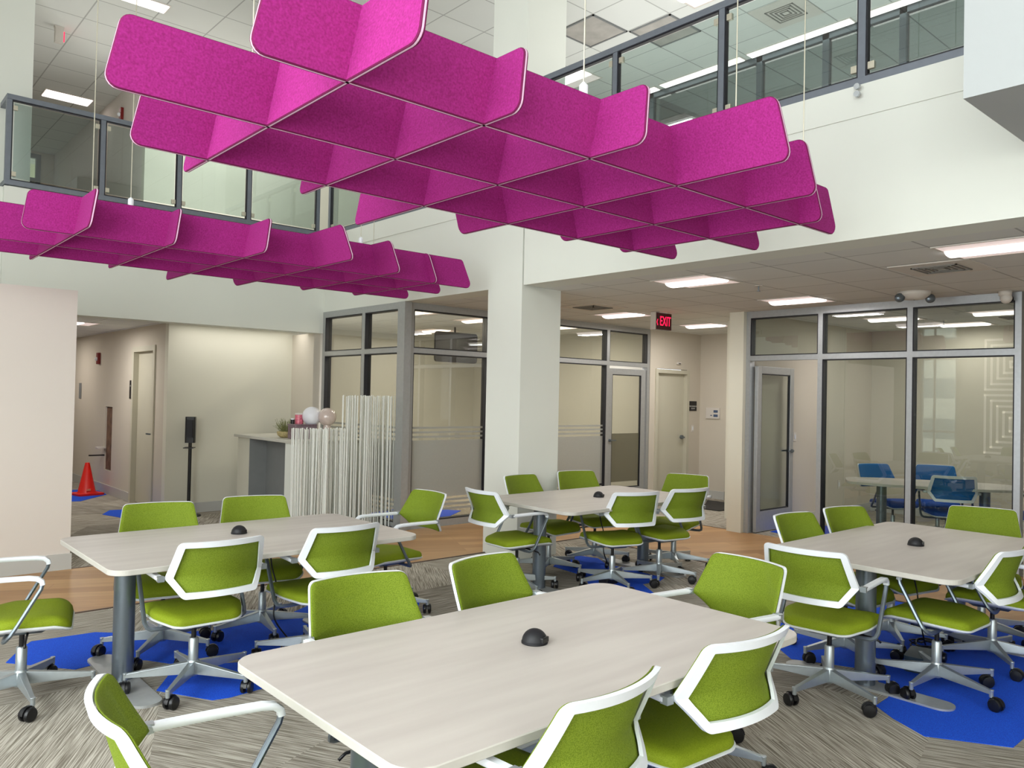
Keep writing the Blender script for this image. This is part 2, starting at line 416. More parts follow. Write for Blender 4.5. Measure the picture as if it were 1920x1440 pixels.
# upper fascia of the left side with slab
wall('wall_beam_left', WHITE, (1.46, 9.8, 2.41, 5.2, 10.05, 3.72), (-3.5, 9.88, 2.41, 1.46, 10.05, 3.72))
# right side fascia (flush with column)
wall('wall_beam_right', WHITE, (5.2, -5, 2.70, 5.5, 5.74, 3.52), (5.2, 6.28, 2.70, 5.5, 9.8, 3.52), (5.19, -5, 3.52, 5.5, 9.79, 3.735))
col = MB(); col.box(5.2, 5.76, 0, 5.74, 6.28, 6.0)
tag(struct(col, 'wall_column', WHITE))
# corridor
wall('wall_corridor_end', CREAM, (3.4, 10.5, 0, 5.2, 10.62, 2.46))
wall('baseboard_corridor', BASEB, (3.42, 10.485, 0, 4.35, 10.5, .13), (3.385, 11.95, 0, 3.4, 13, .13), (3.385, 13, 0, 3.4, 15.9, .13))
wall('wall_corridor_right', BEIGE, (3.4, 10.62, 0, 3.52, 10.98, 2.46), (3.4, 10.98, 2.15, 3.52, 11.93, 2.46), (3.4, 11.93, 0, 3.52, 12.93, 2.46),
     (3.4, 12.93, 0, 3.52, 13.3, .35), (3.4, 12.93, 1.32, 3.52, 13.3, 2.46), (3.4, 13.3, 0, 3.52, 15.9, 2.46), (3.4, 15.9, 2.15, 3.52, 16.9, 2.46), (3.4, 16.9, 0, 3.52, 18, 2.46))
wall('wall_corridor_left', BEIGE, (1.5, 9.74, 0, 1.6, 18, 2.46))
wall('wall_corridor_far', BEIGE, (1.5, 18, 0, 3.6, 18.1, 2.46))
struct(MB().box(1.5, 10.05, 2.46, 5.2, 18, 2.5), 'ceiling_corridor', TILE_L)
# glass room one (behind counter)
wall('wall_room_back', mat('paint_office', (202, 200, 192), .85, spec=.2, noise=(1.1, .02)), (5.2, 12.2, 0, 10.0, 12.3, 2.7), (9.78, 7.9, 0, 9.98, 12.2, 2.7))
wall('wall_room_side', BEIGE, (5.1, 9.86, 0, 5.2, 12.3, 2.41))
# utility nook
wall('wall_nook_left', BEIGE, (9.8, 7.83, 0, 9.98, 7.95, 2.7), (9.98, 7.83, 2.1, 10.76, 7.95, 2.7), (10.76, 7.83, 0, 11.25, 7.95, 2.7))
wall('wall_nook_back', BEIGE, (11.13, 7.3, 0, 11.25, 7.83, 2.7), (11.13, 6.35, 2.08, 11.25, 7.3, 2.7), (11.13, 5.35, 0, 11.25, 6.35, 2.7))
wall('baseboard_nook', BASEB, (11.11, 7.32, 0, 11.13, 7.83, .13))
# meeting room on the right
wall('wall_pier', CREAM, (8.5, 5.36, 0, 8.72, 5.56, 2.7), (9.38, 5.44, 0, 9.5, 6.17, 2.7))
wall('wall_meeting_left', BEIGE, (8.72, 5.36, 0, 12.2, 5.46, 2.7))
wall('wall_meeting_back', BEIGE, (12.0, -5, 0, 12.1, 5.36, 2.7))
wall('baseboard_meeting', BASEB, (8.72, 5.345, 0, 12.0, 5.36, .12), (11.985, -5, 0, 12.0, 5.345, .12))
wall('wall_meeting_right', BEIGE, (8.5, -.1, 0, 12.0, 0, 2.7), (8.5, 2.0, 0, 8.62, 2.36, 2.7))
# low ceiling
struct(MB().box(5.5, -5, 2.70, 16, 12.3, 2.74), 'ceiling_low', TILE_L)
# upper storey
struct(MB().box(5.5, -5, 3.68, 16, 18, 3.72).box(1.46, 10.05, 3.68, 5.5, 18, 3.72).box(-3.5, 10.05, 3.68, 1.46, 18, 3.72), 'floor_upper', GREYW)
struct(MB().box(-3.6, -5, 6.0, 16, 18.1, 6.05), 'ceiling', TILE_U)
wall('wall_upper_left', WHITE, (-3.5, 10.2, 3.72, 1.76, 10.6, 6.0))
wall('wall_upper_block', CREAM, (3.32, 11.43, 3.72, 9.0, 11.55, 6.0))
wall('wall_upper_hall', PINKW, (3.32, 11.55, 3.72, 3.44, 17, 6.0))
wall('wall_upper_end', BEIGE, (1.0, 17.0, 3.72, 2.0, 17.1, 6.0), (3.1, 17, 3.72, 3.44, 17.1, 6.0), (2.0, 17, 5.95, 3.1, 17.1, 6.0))
wall('wall_upper_hall_left', BEIGE, (0.9, 10.6, 3.72, 1.0, 17.1, 6.0))
wall('wall_upper_back', GREYW, (14, -5, 3.72, 14.1, 11.5, 6.0), (9.0, 11.43, 3.72, 14, 11.55, 6.0))
wall('wall_upper_pier', WHITE, (8.98, 7.2, 3.72, 9.12, 7.42, 6.0))
# bulkhead box upper right
wall('wall_bulkhead', mat('paint_cool', (180, 184, 185), .85, spec=.2, noise=(1.2, .01)), (4.0, -3, 3.04, 5.17, 1.376, 5.98))
# rear walls (behind the viewer) with window openings
rear = [(-5.0, -3.9, .3, 2.75), (-3.6, -1.2, .3, 2.75), (-.9, 1.5, .3, 2.75), (1.8, 3.9, .3, 2.75), (7.2, 8.05, .3, 2.78)]
rb = MB(); ys = [-5.0]
X0, X1 = -3.7, -3.5
segs = [(-5, -3.6), (-1.2, -.9), (1.5, 1.8), (3.9, 7.2), (8.05, 9.88)]
for a, b in segs: rb.box(X0, a, 0, X1, b, 6.0)
for a, b in [(-3.6, -1.2), (-.9, 1.5), (1.8, 3.9), (7.2, 8.05)]:
    rb.box(X0, a, 0, X1, b, .3); rb.box(X0, a, 2.78, X1, b, 3.2); rb.box(X0, a, 5.6, X1, b, 6.0)
struct(rb, 'wall_rear', GREYW)
n_w = 1
for a, b in [(-3.6, -1.2), (-.9, 1.5), (1.8, 3.9), (7.2, 8.05)]:
    for z0, z1 in ((.3, 2.78), (3.2, 5.6)):
        r_ = empty('window_%d' % n_w, (X0+.1, (a+b)/2, z0), 0, kind='structure'); n_w += 1
        h = (b-a)/2; H = z1-z0
        f = MB(); t = .045
        f.box(-.04, -h, 0, .04, -h+t, H); f.box(-.04, h-t, 0, .04, h, H); f.box(-.04, -h, 0, .04, h, t); f.box(-.04, -h, H-t, .04, h, H)
        f.box(-.03, h*.25-t/2, t, .03, h*.25+t/2, H-t); f.box(-.03, -h+t, H*.26, .03, h-t, H*.26+t)
        f.build('window_frame', ALUB, r_)
        MB().box(-.004, -h+t, t, .004, h-t, H-t).build('window_pane', GLASS, r_)
wall('wall_side', CREAM, (-3.7, -5.15, 0, 14, -5.0, 6.0))
# mural of nested white lines on the rear wall
mu = MB()
def nest(y0, z0, y1, z1, step, wd, open_=None):
    k = 0
    while y1-y0 > wd*2.2 and z1-z0 > wd*2.2:
        mu.box(-3.5, y0, z0, -3.495, y0+wd, z1); mu.box(-3.5, y1-wd, z0, -3.495, y1, z1)
        mu.box(-3.5, y0, z1-wd, -3.495, y1, z1)
        mu.box(-3.5, y0, z0, -3.495, y1, z0+wd)
        y0 += step; y1 -= step; z0 += step; z1 -= step
nest(4.3, 1.98, 6.6, 3.2, .13, .05); nest(4.3, .5, 6.6, 1.9, .13, .05)
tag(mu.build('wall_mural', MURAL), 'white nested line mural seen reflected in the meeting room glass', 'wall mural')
# outside
g = MB(); g._add([(-40, -30, -.3), (-3.7, -30, -.3), (-3.7, 30, -.3), (-40, 30, -.3)], [(0, 1, 2, 3)]); struct(g, 'ground', mat('asphalt', (190, 190, 186), .9, noise=(3, .1)))
bd = MB().box(-18, -30, -.3, -14, 32, 11)
tag(bd.build('office_building', FACADE), 'pale building across the street mirrored in the meeting room glass', 'building')

# ------------------------------------------------------------------ doors in the setting
def flush_door(name, loc, rz, w_=.9, h=2.05, frame=.05, lever_side=1, glassy=False):
    """door in the local XZ plane, facing -Y"""
    r_ = empty(name, loc, rz, kind='structure')
    f = MB(); f.box(-w_/2-frame, -.02, 0, -w_/2+.012, .115, h+frame); f.box(w_/2-.012, -.02, 0, w_/2+frame, .115, h+frame); f.box(-w_/2+.012, -.02, h-.012, w_/2-.012, .115, h+frame)
    f.build('door_frame', DOORC, r_)
    s = MB().box(-w_/2+.013, .05, .01, w_/2-.013, .09, h-.013).build('door_panel', DOORC, r_, bevel=.002)
    hd = MB(); x = lever_side*(w_/2-.07)
    hd.cyl(.03, .012, .05, (x, 0, 1.0), 16, 'y'); hd.cyl(.01, -.02, .02, (x, 0, 1.0), 10, 'y')
    hd.box(x-.12 if lever_side > 0 else x, -.03, .99, x if lever_side > 0 else x+.12, -.012, 1.01)
    hd.build('door_handle', CHR_T, r_, smooth=.6)
    return r_
flush_door('door_1', (10.37, 7.83, 0), 0, .78, 2.04, .05, 1)
flush_door('door_2', (3.4, 11.46, 0), -PI/2, .86, 2.13, .06, 1)
flush_door('door_3', (3.4, 16.4, 0), -PI/2, .86, 2.1, .06, 1)
flush_door('door_4', (11.13, 6.82, 0), -PI/2, .86, 2.04, .05, 1)

# ------------------------------------------------------------------ aluminium glazed partitions
def frame_bar(mb, ax, a0, a1, z0, z1, c, d=.1):
    """bar in a partition plane; ax='y' runs along Y at x=c; ax='x' runs along X at y=c; d depth"""
    if ax == 'y': mb.box(c, a0, z0, c+d, a1, z1)
    else: mb.box(a0, c, z0, a1, c+d, z1)
def gask(mb, ax, a0, a1, z0, z1, c, d=.1):
    # dark reveal lining around an opening, fills frame depth behind the face
    t = .012; e = .004
    if ax == 'y':
        mb.box(c+e, a0, z0, c+d-e, a0+t, z1); mb.box(c+e, a1-t, z0, c+d-e, a1, z1)
        mb.box(c+e, a0+t, z0, c+d-e, a1-t, z0+t); mb.box(c+e, a0+t, z1-t, c+d-e, a1-t, z1)
    else:
        mb.box(a0, c+e, z0, a0+t, c+d-e, z1); mb.box(a1-t, c+e, z0, a1, c+d-e, z1)
        mb.box(a0+t, c+e, z0, a1-t, c+d-e, z0+t); mb.box(a0+t, c+e, z1-t, a1-t, c+d-e, z1)
def partition(name, ax, c, posts, zs, glass, skip=(), fm=ALU, film=None, d=.1, pw=.05):
    """posts: list of post centres; zs: list of (z0,z1) glass rows"""
    r_ = empty(name, (0, 0, 0), 0, kind='structure')
    f = MB()
    a_, b_ = posts[0]-pw/2, posts[-1]+pw/2
    for p in posts: frame_bar(f, ax, p-pw/2, p+pw/2, 0, 2.70, c, d)
    prev = 0
    rails = [(0, zs[0][0])]+[(zs[i][1], zs[i+1][0]) for i in range(len(zs)-1)]+[(zs[-1][1], 2.70)]
    for i in range(len(posts)-1):
        for j, (z0, z1) in enumerate(rails):
            if (i, 0) in skip and j == 0: continue
            frame_bar(f, ax, posts[i]+pw/2, posts[i+1]-pw/2, z0, z1, c, d)
    f.build('window_frame', fm, r_)
    g_ = MB(); s_ = MB()
    for i in range(len(posts)-1):
        for j, (z0, z1) in enumerate(zs):
            if (i, j) in skip: continue
            gask(s_, ax, posts[i]+pw/2, posts[i+1]-pw/2, z0, z1, c, d)
            gg = MB(); m0 = c+d*.5
            if ax == 'y': gg.box(m0, posts[i]+pw/2+.012, z0+.012, m0+.008, posts[i+1]-pw/2-.012, z1-.012)
            else: gg.box(posts[i]+pw/2+.012, m0, z0+.012, posts[i+1]-pw/2-.012, m0+.008, z1-.012)
            gg.build('window_pane', glass, r_)
            if film and j == 0:
                ff = MB(); k0, k1 = posts[i]+pw/2+.012, posts[i+1]-pw/2-.012; e0, e1 = m0-.002, m0-.0005
                bands = [(film[0], film[1])]+[(film[1]+.03+.055*q, film[1]+.055+.055*q) for q in range(3)]+[(film[0]-.055*(q+1), film[0]-.055*(q+1)+.028) for q in range(3)]
                for (q0, q1) in bands:
                    if q0 < z0: continue
                    if ax == 'y': ff.box(e0, k0, q0, e1, k1, q1)
                    else: ff.box(k0, e0, q0, k1, e1, q1)
                ff.build('frosted_film', FROST, r_)
    s_.build('glazing_gasket', DARKF, r_)
    return r_
ROWS = [(.08, 2.10), (2.16, 2.62)]
partition('window_20', 'y', 5.2, [7.86, 8.74, 9.77], ROWS, GLASSD, film=(.35, 1.05), pw=.07)
partition('window_21', 'x', 7.83, [5.32, 6.52, 7.7, 8.82, 9.76], ROWS, GLASSD, skip=((3, 0),), film=(.35, 1.05), pw=.06)
partition('window_22', 'y', 8.56, [2.44, 3.43, 4.41, 5.33], ROWS, GLASS, skip=((2, 0),), fm=ALUB, pw=.055)
cp = MB().box(5.188, 7.79, 0, 5.287, 7.94, 2.699); struct(cp, 'trim_2', ALU)
def glass_door(name, loc, rz, w_, h, film=False):
    """leaf from local x=0 (hinge) to w_, facing -Y"""
    r_ = empty(name, loc, rz, kind='structure')
    f = MB(); t = .09
    f.box(0, -.022, .01, t, .022, h); f.box(w_-t, -.022, .01, w_, .022, h); f.box(t, -.022, h-t, w_-t, .022, h); f.box(t, -.022, .01, w_-t, .022, .26)
    f.build('door_frame', ALU, r_, bevel=.003)
    g = MB(); gask(g, 'x', t, w_-t, .26, h-t, -.02, .04); g.build('glazing_gasket', DARKF, r_)
    MB().box(t+.01, -.004, .27, w_-t-.01, .004, h-t-.01).build('door_pane', GLASS if not film else GLASSD, r_)
    if film: MB().box(t+.01, -.007, .35, w_-t-.01, -.0045, 1.08).build('frosted_film', FROST, r_)
    hh = MB()
    for s_ in (-1, 1):
        hh.cyl(.022, .022, .045, (w_-.045, 0, .98), 14, 'y') if s_ > 0 else hh.cyl(.022, -.045, -.022, (w_-.045, 0, .98), 14, 'y')
        hh.box(w_-.16, s_*.045, .972, w_-.035, s_*.057, .99)
    hh.build('door_handle', CHR_T, r_, smooth=.6)
    return r_
glass_door('door_5', (8.64, 5.26, 0), 0, .86, 2.04)
glass_door('door_6', (9.7, 7.86, 0), PI*.985, .82, 2.06, True)

# ------------------------------------------------------------------ railings of the gallery
def railing(name, label, p0, p1, posts, z0=3.735, z1=4.70, ret=False):
    r_ = empty(name, (p0[0], p0[1], z0), math.atan2(p1[1]-p0[1], p1[0]-p0[0]), label, 'railing')
    L = math.hypot(p1[0]-p0[0], p1[1]-p0[1]); H = z1-z0; t = .05
    f = MB(); f.box(0, -.03, H-.055, L, .03, H); f.box(0, -.03, 0.0, L, .03, .055)
    if ret: f.box(0, .03, H-.055, .05, .9, H); f.box(0, .03, 0, .05, .9, .055)
    f.build('rail', RAILM, r_, bevel=.003)
    for p in posts:
        MB().box(p-t/2, -.025, .055, p+t/2, .025, H-.055).build('post', RAILM, r_)
    for a, b in zip(posts[:-1], posts[1:]):
        g = MB().box(a+.05, -.006, .085, b-.05, .006, H-.085).build('glass_panel', GLASSU, r_)
        d = MB(); gask(d, 'x', a+t/2, b-t/2, .055, H-.055, -.022, .044); 
        for px, s_ in ((a+t/2, 1), (b-t/2, -1)):
            for pz in (.1, H-.16):
                c = MB().box(px, -.016, pz, px+s_*.055, .016, pz+.05).build('glass_clip', CLIP, r_, bevel=.003)
        d.build('panel_gasket', DARKF, r_)
    return r_
railing('balcony_railing', 'grey glass gallery railing on the left side above the corridor opening', (1.46, 9.83, 0), (5.12, 9.83, 0), [.025, .94, 1.79, 2.66, 3.63], ret=True)
railing('balcony_railing', 'short grey glass railing between the gallery corner and the white column', (5.23, 9.74, 0), (5.23, 6.28, 0), [.025, .95, 1.8, 2.65, 3.43])
railing('balcony_railing', 'long grey glass gallery railing right of the white column', (5.23, 5.74, 0), (5.23, 1.0, 0), [.025, 1.13, 2.22, 3.32, 4.45])
# upper office glazing
up = empty('window_30', (0, 0, 3.72), 0, kind='structure')
f = MB()
for y in (7.18, 5.45, 4.57, 3.68, 2.6, 1.4): f.box(8.9, y-.04, 0, 8.98, y+.04, 2.28)
f.box(8.9, -5, 2.2, 8.98, 7.2, 2.28); f.box(8.9, -5, 0, 8.98, 7.2, .06)
f.build('window_frame', mat('frame_slate', (82, 92, 98), .4, .5, noise=(10, .05)), up)
MB().box(8.93, -5, .06, 8.94, 7.14, 2.2).build('window_pane', glass_mat('smoked_glass', (190, 200, 198), .1), up)
f = MB(); f.box(9.12, 7.22, 2.2, 13.9, 7.3, 2.28); f.box(9.12, 7.22, 0, 9.18, 7.3, 2.2)
f.build('window_frame', MATS['rail_grey'], up)
MB().box(9.18, 7.25, 0, 13.9, 7.26, 2.2).build('window_pane', MATS['smoked_glass'], up)
# hall glazed door frame upstairs left
hd = empty('door_7', (2.55, 17.0, 3.72), 0, kind='structure')
f = MB(); f.box(-.55, -.03, 0, -.47, .05, 2.23); f.box(.47, -.03, 0, .55, .05, 2.23); f.box(-.47, -.03, 2.15, .47, .05, 2.23); f.box(-.47, -.03, 1.7, .47, .05, 1.78); f.box(.34, -.03, 0, .4, .05, 1.7)
f.build('door_frame', MATS['frame_slate'], hd)
MB().box(-.47, 0, 0, .47, .01, 1.7).build('door_pane', GLASS, hd)
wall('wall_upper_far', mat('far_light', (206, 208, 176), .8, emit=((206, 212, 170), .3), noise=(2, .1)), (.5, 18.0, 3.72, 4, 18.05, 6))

# ------------------------------------------------------------------ ceiling fixtures
def area(name, loc, rot, sx, sy, power, color=(1, 1, 1)):
    l = bpy.data.lights.new(name, 'AREA'); l.shape = 'RECTANGLE'; l.size = sx; l.size_y = sy; l.energy = power; l.color = color
    o = bpy.data.objects.new(name, l); COL.objects.link(o); o.location = loc; o.rotation_euler = rot
    return o
def troffer(x, y, z, label, group=None, rz=0, pw=22):
    r_ = empty('ceiling_light', (x, y, z), rz, label, 'ceiling light', group)
    f = MB(); t = .02; s_ = .3
    f.box(-s_, -s_, -.006, -s_+t, s_, .02); f.box(s_-t, -s_, -.006, s_, s_, .02); f.box(-s_+t, -s_, -.006, s_-t, -s_+t, .02); f.box(-s_+t, s_-t, -.006, s_-t, s_, .02)
    f.build('frame', FIX, r_)
    k = MB(); n = 8
    for sg in (-1, 1):
        k._add([(sg*.28, -.28, -.002), (sg*.28, .28, -.002), (sg*.09, .28, -.004), (sg*.09, -.28, -.004)], [(0, 1, 2, 3)])
    k.build('reflector', LITE2, r_)
    d = MB(); vs = []; n = 10
    for i in range(n+1):
        a = PI*i/n; vs += [(-.1*math.cos(a), -.28, -.004-.03*math.sin(a)), (-.1*math.cos(a), .28, -.004-.03*math.sin(a))]
    d._add(vs, [(2*i, 2*i+1, 2*i+3, 2*i+2) for i in range(n)]+[tuple(range(0, 2*n+2, 2)), tuple(reversed(range(1, 2*n+2, 2)))])
    d.build('diffuser', LITE, r_, smooth=True)
    if pw: area('troffer_lamp', (x, y, z-.04), (0, 0, rz), .2, .54, pw, (1, .97, .93))
    return r_
low = 2.70
troffer(6.075, 4.335, low-.001, 'square ceiling light under the low ceiling nearest the big magenta grid', pw=5)
troffer(6.095, 1.895, low-.001, 'square ceiling light at the far right edge of the picture', pw=5)
troffer(7.9, 4.335, low-.001, 'square ceiling light just in front of the meeting room door', pw=10)
troffer(7.9, 6.77, low-.001, 'square ceiling light beside the exit sign')
troffer(9.73, 6.77, low-.001, 'half hidden square ceiling light in front of the utility room nook')
troffer(10.3, 4.335, low-.001, 'square ceiling light inside the meeting room, second bay', pw=12)
troffer(10.3, 3.1, low-.001, 'square ceiling light inside the meeting room, right bay', pw=12)
troffer(11.5, 3.9, low-.001, 'ceiling light deep inside the meeting room', pw=8)
troffer(6.0, 8.6, low-.001, 'ceiling light just inside the glass office behind the counter', pw=30)
troffer(7.2, 8.9, low-.001, 'ceiling light in the glass office beside the white column', pw=30)
troffer(8.7, 8.6, low-.001, 'ceiling light seen through the transom right of the column', pw=30)
troffer(7.9, 10.9, low-.001, 'ceiling light at the back of the glass office', pw=30)
troffer(2.55, 11.75, 2.459, 'ceiling light at the corridor mouth on the left')
def linear(x, y, z, L, rz, label, w_=.15, m=LITE):
    r_ = empty('ceiling_light', (x, y, z), rz, label, 'ceiling light')
    MB().box(-L/2-.015, -w_/2-.015, -.012, L/2+.015, w_/2+.015, .01).build('frame', FIX, r_)
    MB().box(-L/2, -w_/2, -.02, L/2, w_/2, -.012).build('diffuser', m, r_)
    return r_
U = 5.999
linear(8.8, 4.87, U, 1.32, PI/2, 'long strip light upstairs behind the right railing, middle one', .13)
linear(8.8, 6.27, U, 1.26, PI/2, 'long strip light upstairs near the white column', .13)
linear(8.8, 7.1, U, .2, PI/2, 'short end of a strip light upstairs above the magenta panel', .13)
linear(8.8, 3.4, U, 1.4, PI/2, 'strip light upstairs next to the white bulkhead', .13)
linear(2.78, 13.45, U, .62, 0, 'square glowing light over the left gallery rail', .32)
for k, yy in enumerate((14.4, 15.2, 16.0)): linear(2.3, yy, U, .7, PI/2, ['first', 'second', 'third'][k]+' light of the row over the upstairs hall, counted from the rail', .2)
linear(2.7, 9.5, U, .5, 0, 'bright ceiling light at the top left above the magenta grid', .2)
for (xx, yy, lb) in ((7.7, 7.6, 'upper ceiling light seen just right of the column'), (7.0, 5.0, 'upper ceiling light at the top edge above the right railing')):
    troffer(xx, yy, U, lb)
def diffuser(x, y, z, label, s_=.3):
    r_ = empty('air_vent', (x, y, z), 0, label, 'air vent')
    b = MB()
    b.box(-s_, -s_, -.008, s_, s_, 0); b.build('backing', FIX, r_)
    f = MB()
    for k in range(4):
        a = .17-.04*k; t = .012; z0 = -.016
        f.box(-a, -a, z0, -a+t, a, -.008); f.box(a-t, -a, z0, a, a, -.008); f.box(-a, -a, z0, a, -a+t, -.008); f.box(-a, a-t, z0, a, a, -.008)
    f.build('louver', mat('vent_grey', (130, 128, 122), .6, noise=(20, .05)) if 'vent_grey' not in MATS else MATS['vent_grey'], r_)
    return r_
diffuser(6.7, 2.45, low-.001, 'square air vent in the low ceiling near the emergency light')
diffuser(6.99, 6.47, low-.001, 'square air vent in the low ceiling beside the column')
diffuser(8.11, 4.64, U, 'square air vent upstairs behind the right railing')
diffuser(10.9, 3.1, low-.001, 'air vent inside the meeting room ceiling')
def grille(x, y, label):
    r_ = empty('return_grille', (x, y, U), 0, label, 'air vent')
    f = MB(); s_ = .3
    f.box(-s_, -s_, -.012, -s_+.02, s_, 0); f.box(s_-.02, -s_, -.012, s_, s_, 0); f.box(-s_, -s_, -.012, s_, -s_+.02, 0); f.box(-s_, s_-.02, -.012, s_, s_, 0)
    f.build('frame', GREYP, r_)
    b = MB().box(-s_+.02, -s_+.02, -.004, s_-.02, s_-.02, 0).build('perforated_plate', mat('perf', (176, 172, 166), .7, noise=(5, .15)), r_)
grille(6.88, 6.47, 'perforated return grille in the upper ceiling right of the column'); grille(7.5, 6.0-.14, 'perforated return grille upstairs beyond the first railing post')
def sprinkler(x, y, z, label):
    r_ = empty('sprinkler', (x, y, z), 0, label, 'sprinkler')
    MB().lathe([(.035, -.004), (.035, 0)], 16).build('escutcheon', FIX, r_)
    MB().cyl(.006, -.05, -.004).cyl(.018, -.054, -.05).build('sprinkler_head', CHR_T, r_)
sprinkler(6.68, 4.36-.3, low, 'small sprinkler head hanging behind the nearest low ceiling light')
sprinkler(10.9, 3.95, low, 'small sprinkler head inside the meeting room')
sprinkler(6.35, 6.55, low, 'small sprinkler head on the ceiling right behind the column')
# emergency light
e = empty('emergency_light', (8.0, 3.17, low), math.radians(-40), 'white twin-head emergency light on the low ceiling above the glass wall', 'emergency light')
MB().lathe([(.02, -.075), (.09, -.07), (.14, -.03), (.15, 0)], 28).build('housing', FIX, e, smooth=True)
for s_ in (-1, 1):
    MB().lathe([(.012, -.02), (.042, -.012), (.045, .015), (.02, .03)], 18, (s_*.15, -.02, -.06), 'y').build('lamp_head', CHR_T, e, smooth=True)
MB().lathe([(.001, -.079), (.008, -.076)], 8).build('indicator', BLK, e)
# dome camera
c = empty('security_camera', (8.45, 2.52, low-.001), math.radians(-130), 'small white turret security camera above the right end of the glass wall', 'camera')
MB().lathe([(.03, -.05), (.055, -.04), (.06, 0)], 24).build('mount', FIX, c, smooth=True)
h = MB().sphere(.052, (0, .01, -.065)).build('camera_ball', FIX, c, smooth=True)
MB().lathe([(.036, 0), (.034, .025), (.001, .03)], 20, (0, .035, -.075), 'y').build('lens', BLK, c, smooth=True)
# exit sign
x = empty('exit_sign', (7.97, 6.2, low), 0, 'red lit exit sign hanging from the low ceiling', 'exit sign')
MB().box(-.165, -.03, -.22, .165, .03, -.012).build('housing', mat('exit_case', (70, 22, 30), .4, noise=(10, .05)), x, bevel=.004)
MB().box(-.175, -.036, -.225, -.155, .036, -.008).build('side_cap', FIX, x)
MB().box(-.08, -.03, -.012, .08, .03, 0).build('canopy', FIX, x)
q = text_mesh('lettering', '‹ EXIT', .135, EXITR, x, (0.005, -.0315, -.118), (PI/2, 0, 0)); q.scale = (.8, 1.25, 1)
# signs and wall devices
def plate(name, label, cat, loc, rz, w_, h, m=SIGNK, lines=(), d=.008, tm=SIGNT):
    r_ = empty(name, loc, rz, label, cat)
    MB().box(-w_/2, -d, -h/2, w_/2, 0, h/2).build('plate', m, r_, bevel=.001)
    for t, s_, z in lines: text_mesh('lettering', t, s_, tm, r_, (0, -d-.0008, z), (PI/2, 0, 0), .0006)
    return r_
plate('room_sign', 'small black room sign on the wall right of the utility door', 'sign', (10.93, 7.829, 1.51), 0, .2, .16, lines=(('MECHANICAL', .032, -.005), ('ROOM', .032, -.042)))
plate('room_sign', 'narrow black sign beside the corridor door frame', 'sign', (3.399, 12.03, 1.59), -PI/2, .1, .26, lines=(('115', .03, .05),))
plate('room_sign', 'dark sign far down the corridor near the hidden door', 'sign', (3.399, 14.86, 1.55), -PI/2, .14, .26, m=GREYP)
th = empty('control_panel', (11.129, 7.56, 1.4), -PI/2, 'white control panel with dark display on the nook wall', 'control panel')
MB().box(-.13, -.025, -.09, .13, 0, .09).build('case', FIX, th, bevel=.004)
MB().box(.02, -.028, .01, .1, -.025, .05).box(.02, -.028, -.06, .1, -.025, -.02).box(-.04, -.028, -.045, -.01, -.025, -.03).build('display', mat('lcd', (70, 88, 120), .4, noise=(9, .05)), th)
def switch(label, loc, rz, h=.12):
    r_ = empty('light_switch', loc, rz, label, 'switch')
    MB().box(-.037, -.006, -h/2, .037, 0, h/2).build('plate', FIX, r_, bevel=.002)
    MB().box(-.012, -.012, -.03, .012, -.006, .03).build('rocker', CHR_W, r_)
switch('light switch below the black room sign', (10.93, 7.829, 1.14), 0)
switch('light switch on the meeting room wall beside the glass door', (9.75, 5.359, 1.15), 0)
switch('outlet plate low on the meeting room wall', (11.0, 5.359, .45), 0)
sd = empty('door_sensor', (10.52, 7.829, 2.2), 0, 'small white sensor above the utility door', 'sensor')
MB().box(-.05, -.03, -.02, .05, 0, .02).build('case', FIX, sd, bevel=.003); MB().box(-.03, -.032, -.012, .03, -.03, 0).build('slot', BLK, sd)
def strobe(label, loc, rz):
    r_ = empty('alarm_strobe', loc, rz, label, 'fire alarm')
    MB().box(-.05, -.04, -.09, .05, 0, .09).build('case', RED, r_, bevel=.004)
    MB().sphere(.03, (0, -.045, -.01), 14, 8).build('flash_lens', CHR_W, r_, smooth=True)
strobe('dark red fire alarm strobe high on the corridor wall', (3.399, 13.72, 2.07), -PI/2)
strobe('red alarm strobe on the upstairs hall wall beyond the left gallery', (3.319, 12.54, 5.64), -PI/2)
us = empty('hanging_exit_light', (2.14, 10.9, U), 0, 'white wall-style exit light hanging upstairs at the top left', 'exit light')
MB().box(-.045, -.03, -.2, .045, .03, -.02).build('case', FIX, us); MB().box(.045, -.012, -.17, .06, .012, -.05).build('red_face', EXITR, us); MB().box(-.05, -.03, -.02, .05, .03, 0).build('canopy', FIX, us)
rs = empty('ceiling_strobe', (6.2, 6.75, low), 0, 'red strobe on the low ceiling right behind the column', 'fire alarm')
MB().lathe([(.03, -.05), (.06, -.03), (.065, 0)], 20).build('base', RED, rs, smooth=True); MB().sphere(.02, (0, 0, -.05), 12, 8).build('flash_lens', CHR_W, rs)
for yy, zz, lb in ((2.42, 3.66, 'lower'), (2.42, 3.71, 'upper')):
    k = MB().lathe([(.02, -.02), (.02, .0), (.012, .004)], 16, (5.155, yy, zz), 'x').build('standoff_cap', ALUB, smooth=.6)
    tag(k, lb+' round metal cap on the white fascia below the right railing', 'fixing')
nb = MB().box(3.42, 12.94, .36, 3.5, 13.29, 1.31)
tag(nb.build('wall_niche', BRICK), 'narrow brown recess cut into the corridor wall behind the cone', 'niche')
nf = empty('wall_bracket', (3.4, 13.3, .65), 0, 'small white bracket sticking out beside the corridor recess', 'bracket')
MB().box(-.12, -.05, .02, 0, .05, .05).build('tray', FIX, nf, bevel=.004); MB().box(-.22, -.01, -.09, 0, .01, -.07).build('rod', BLK, nf)

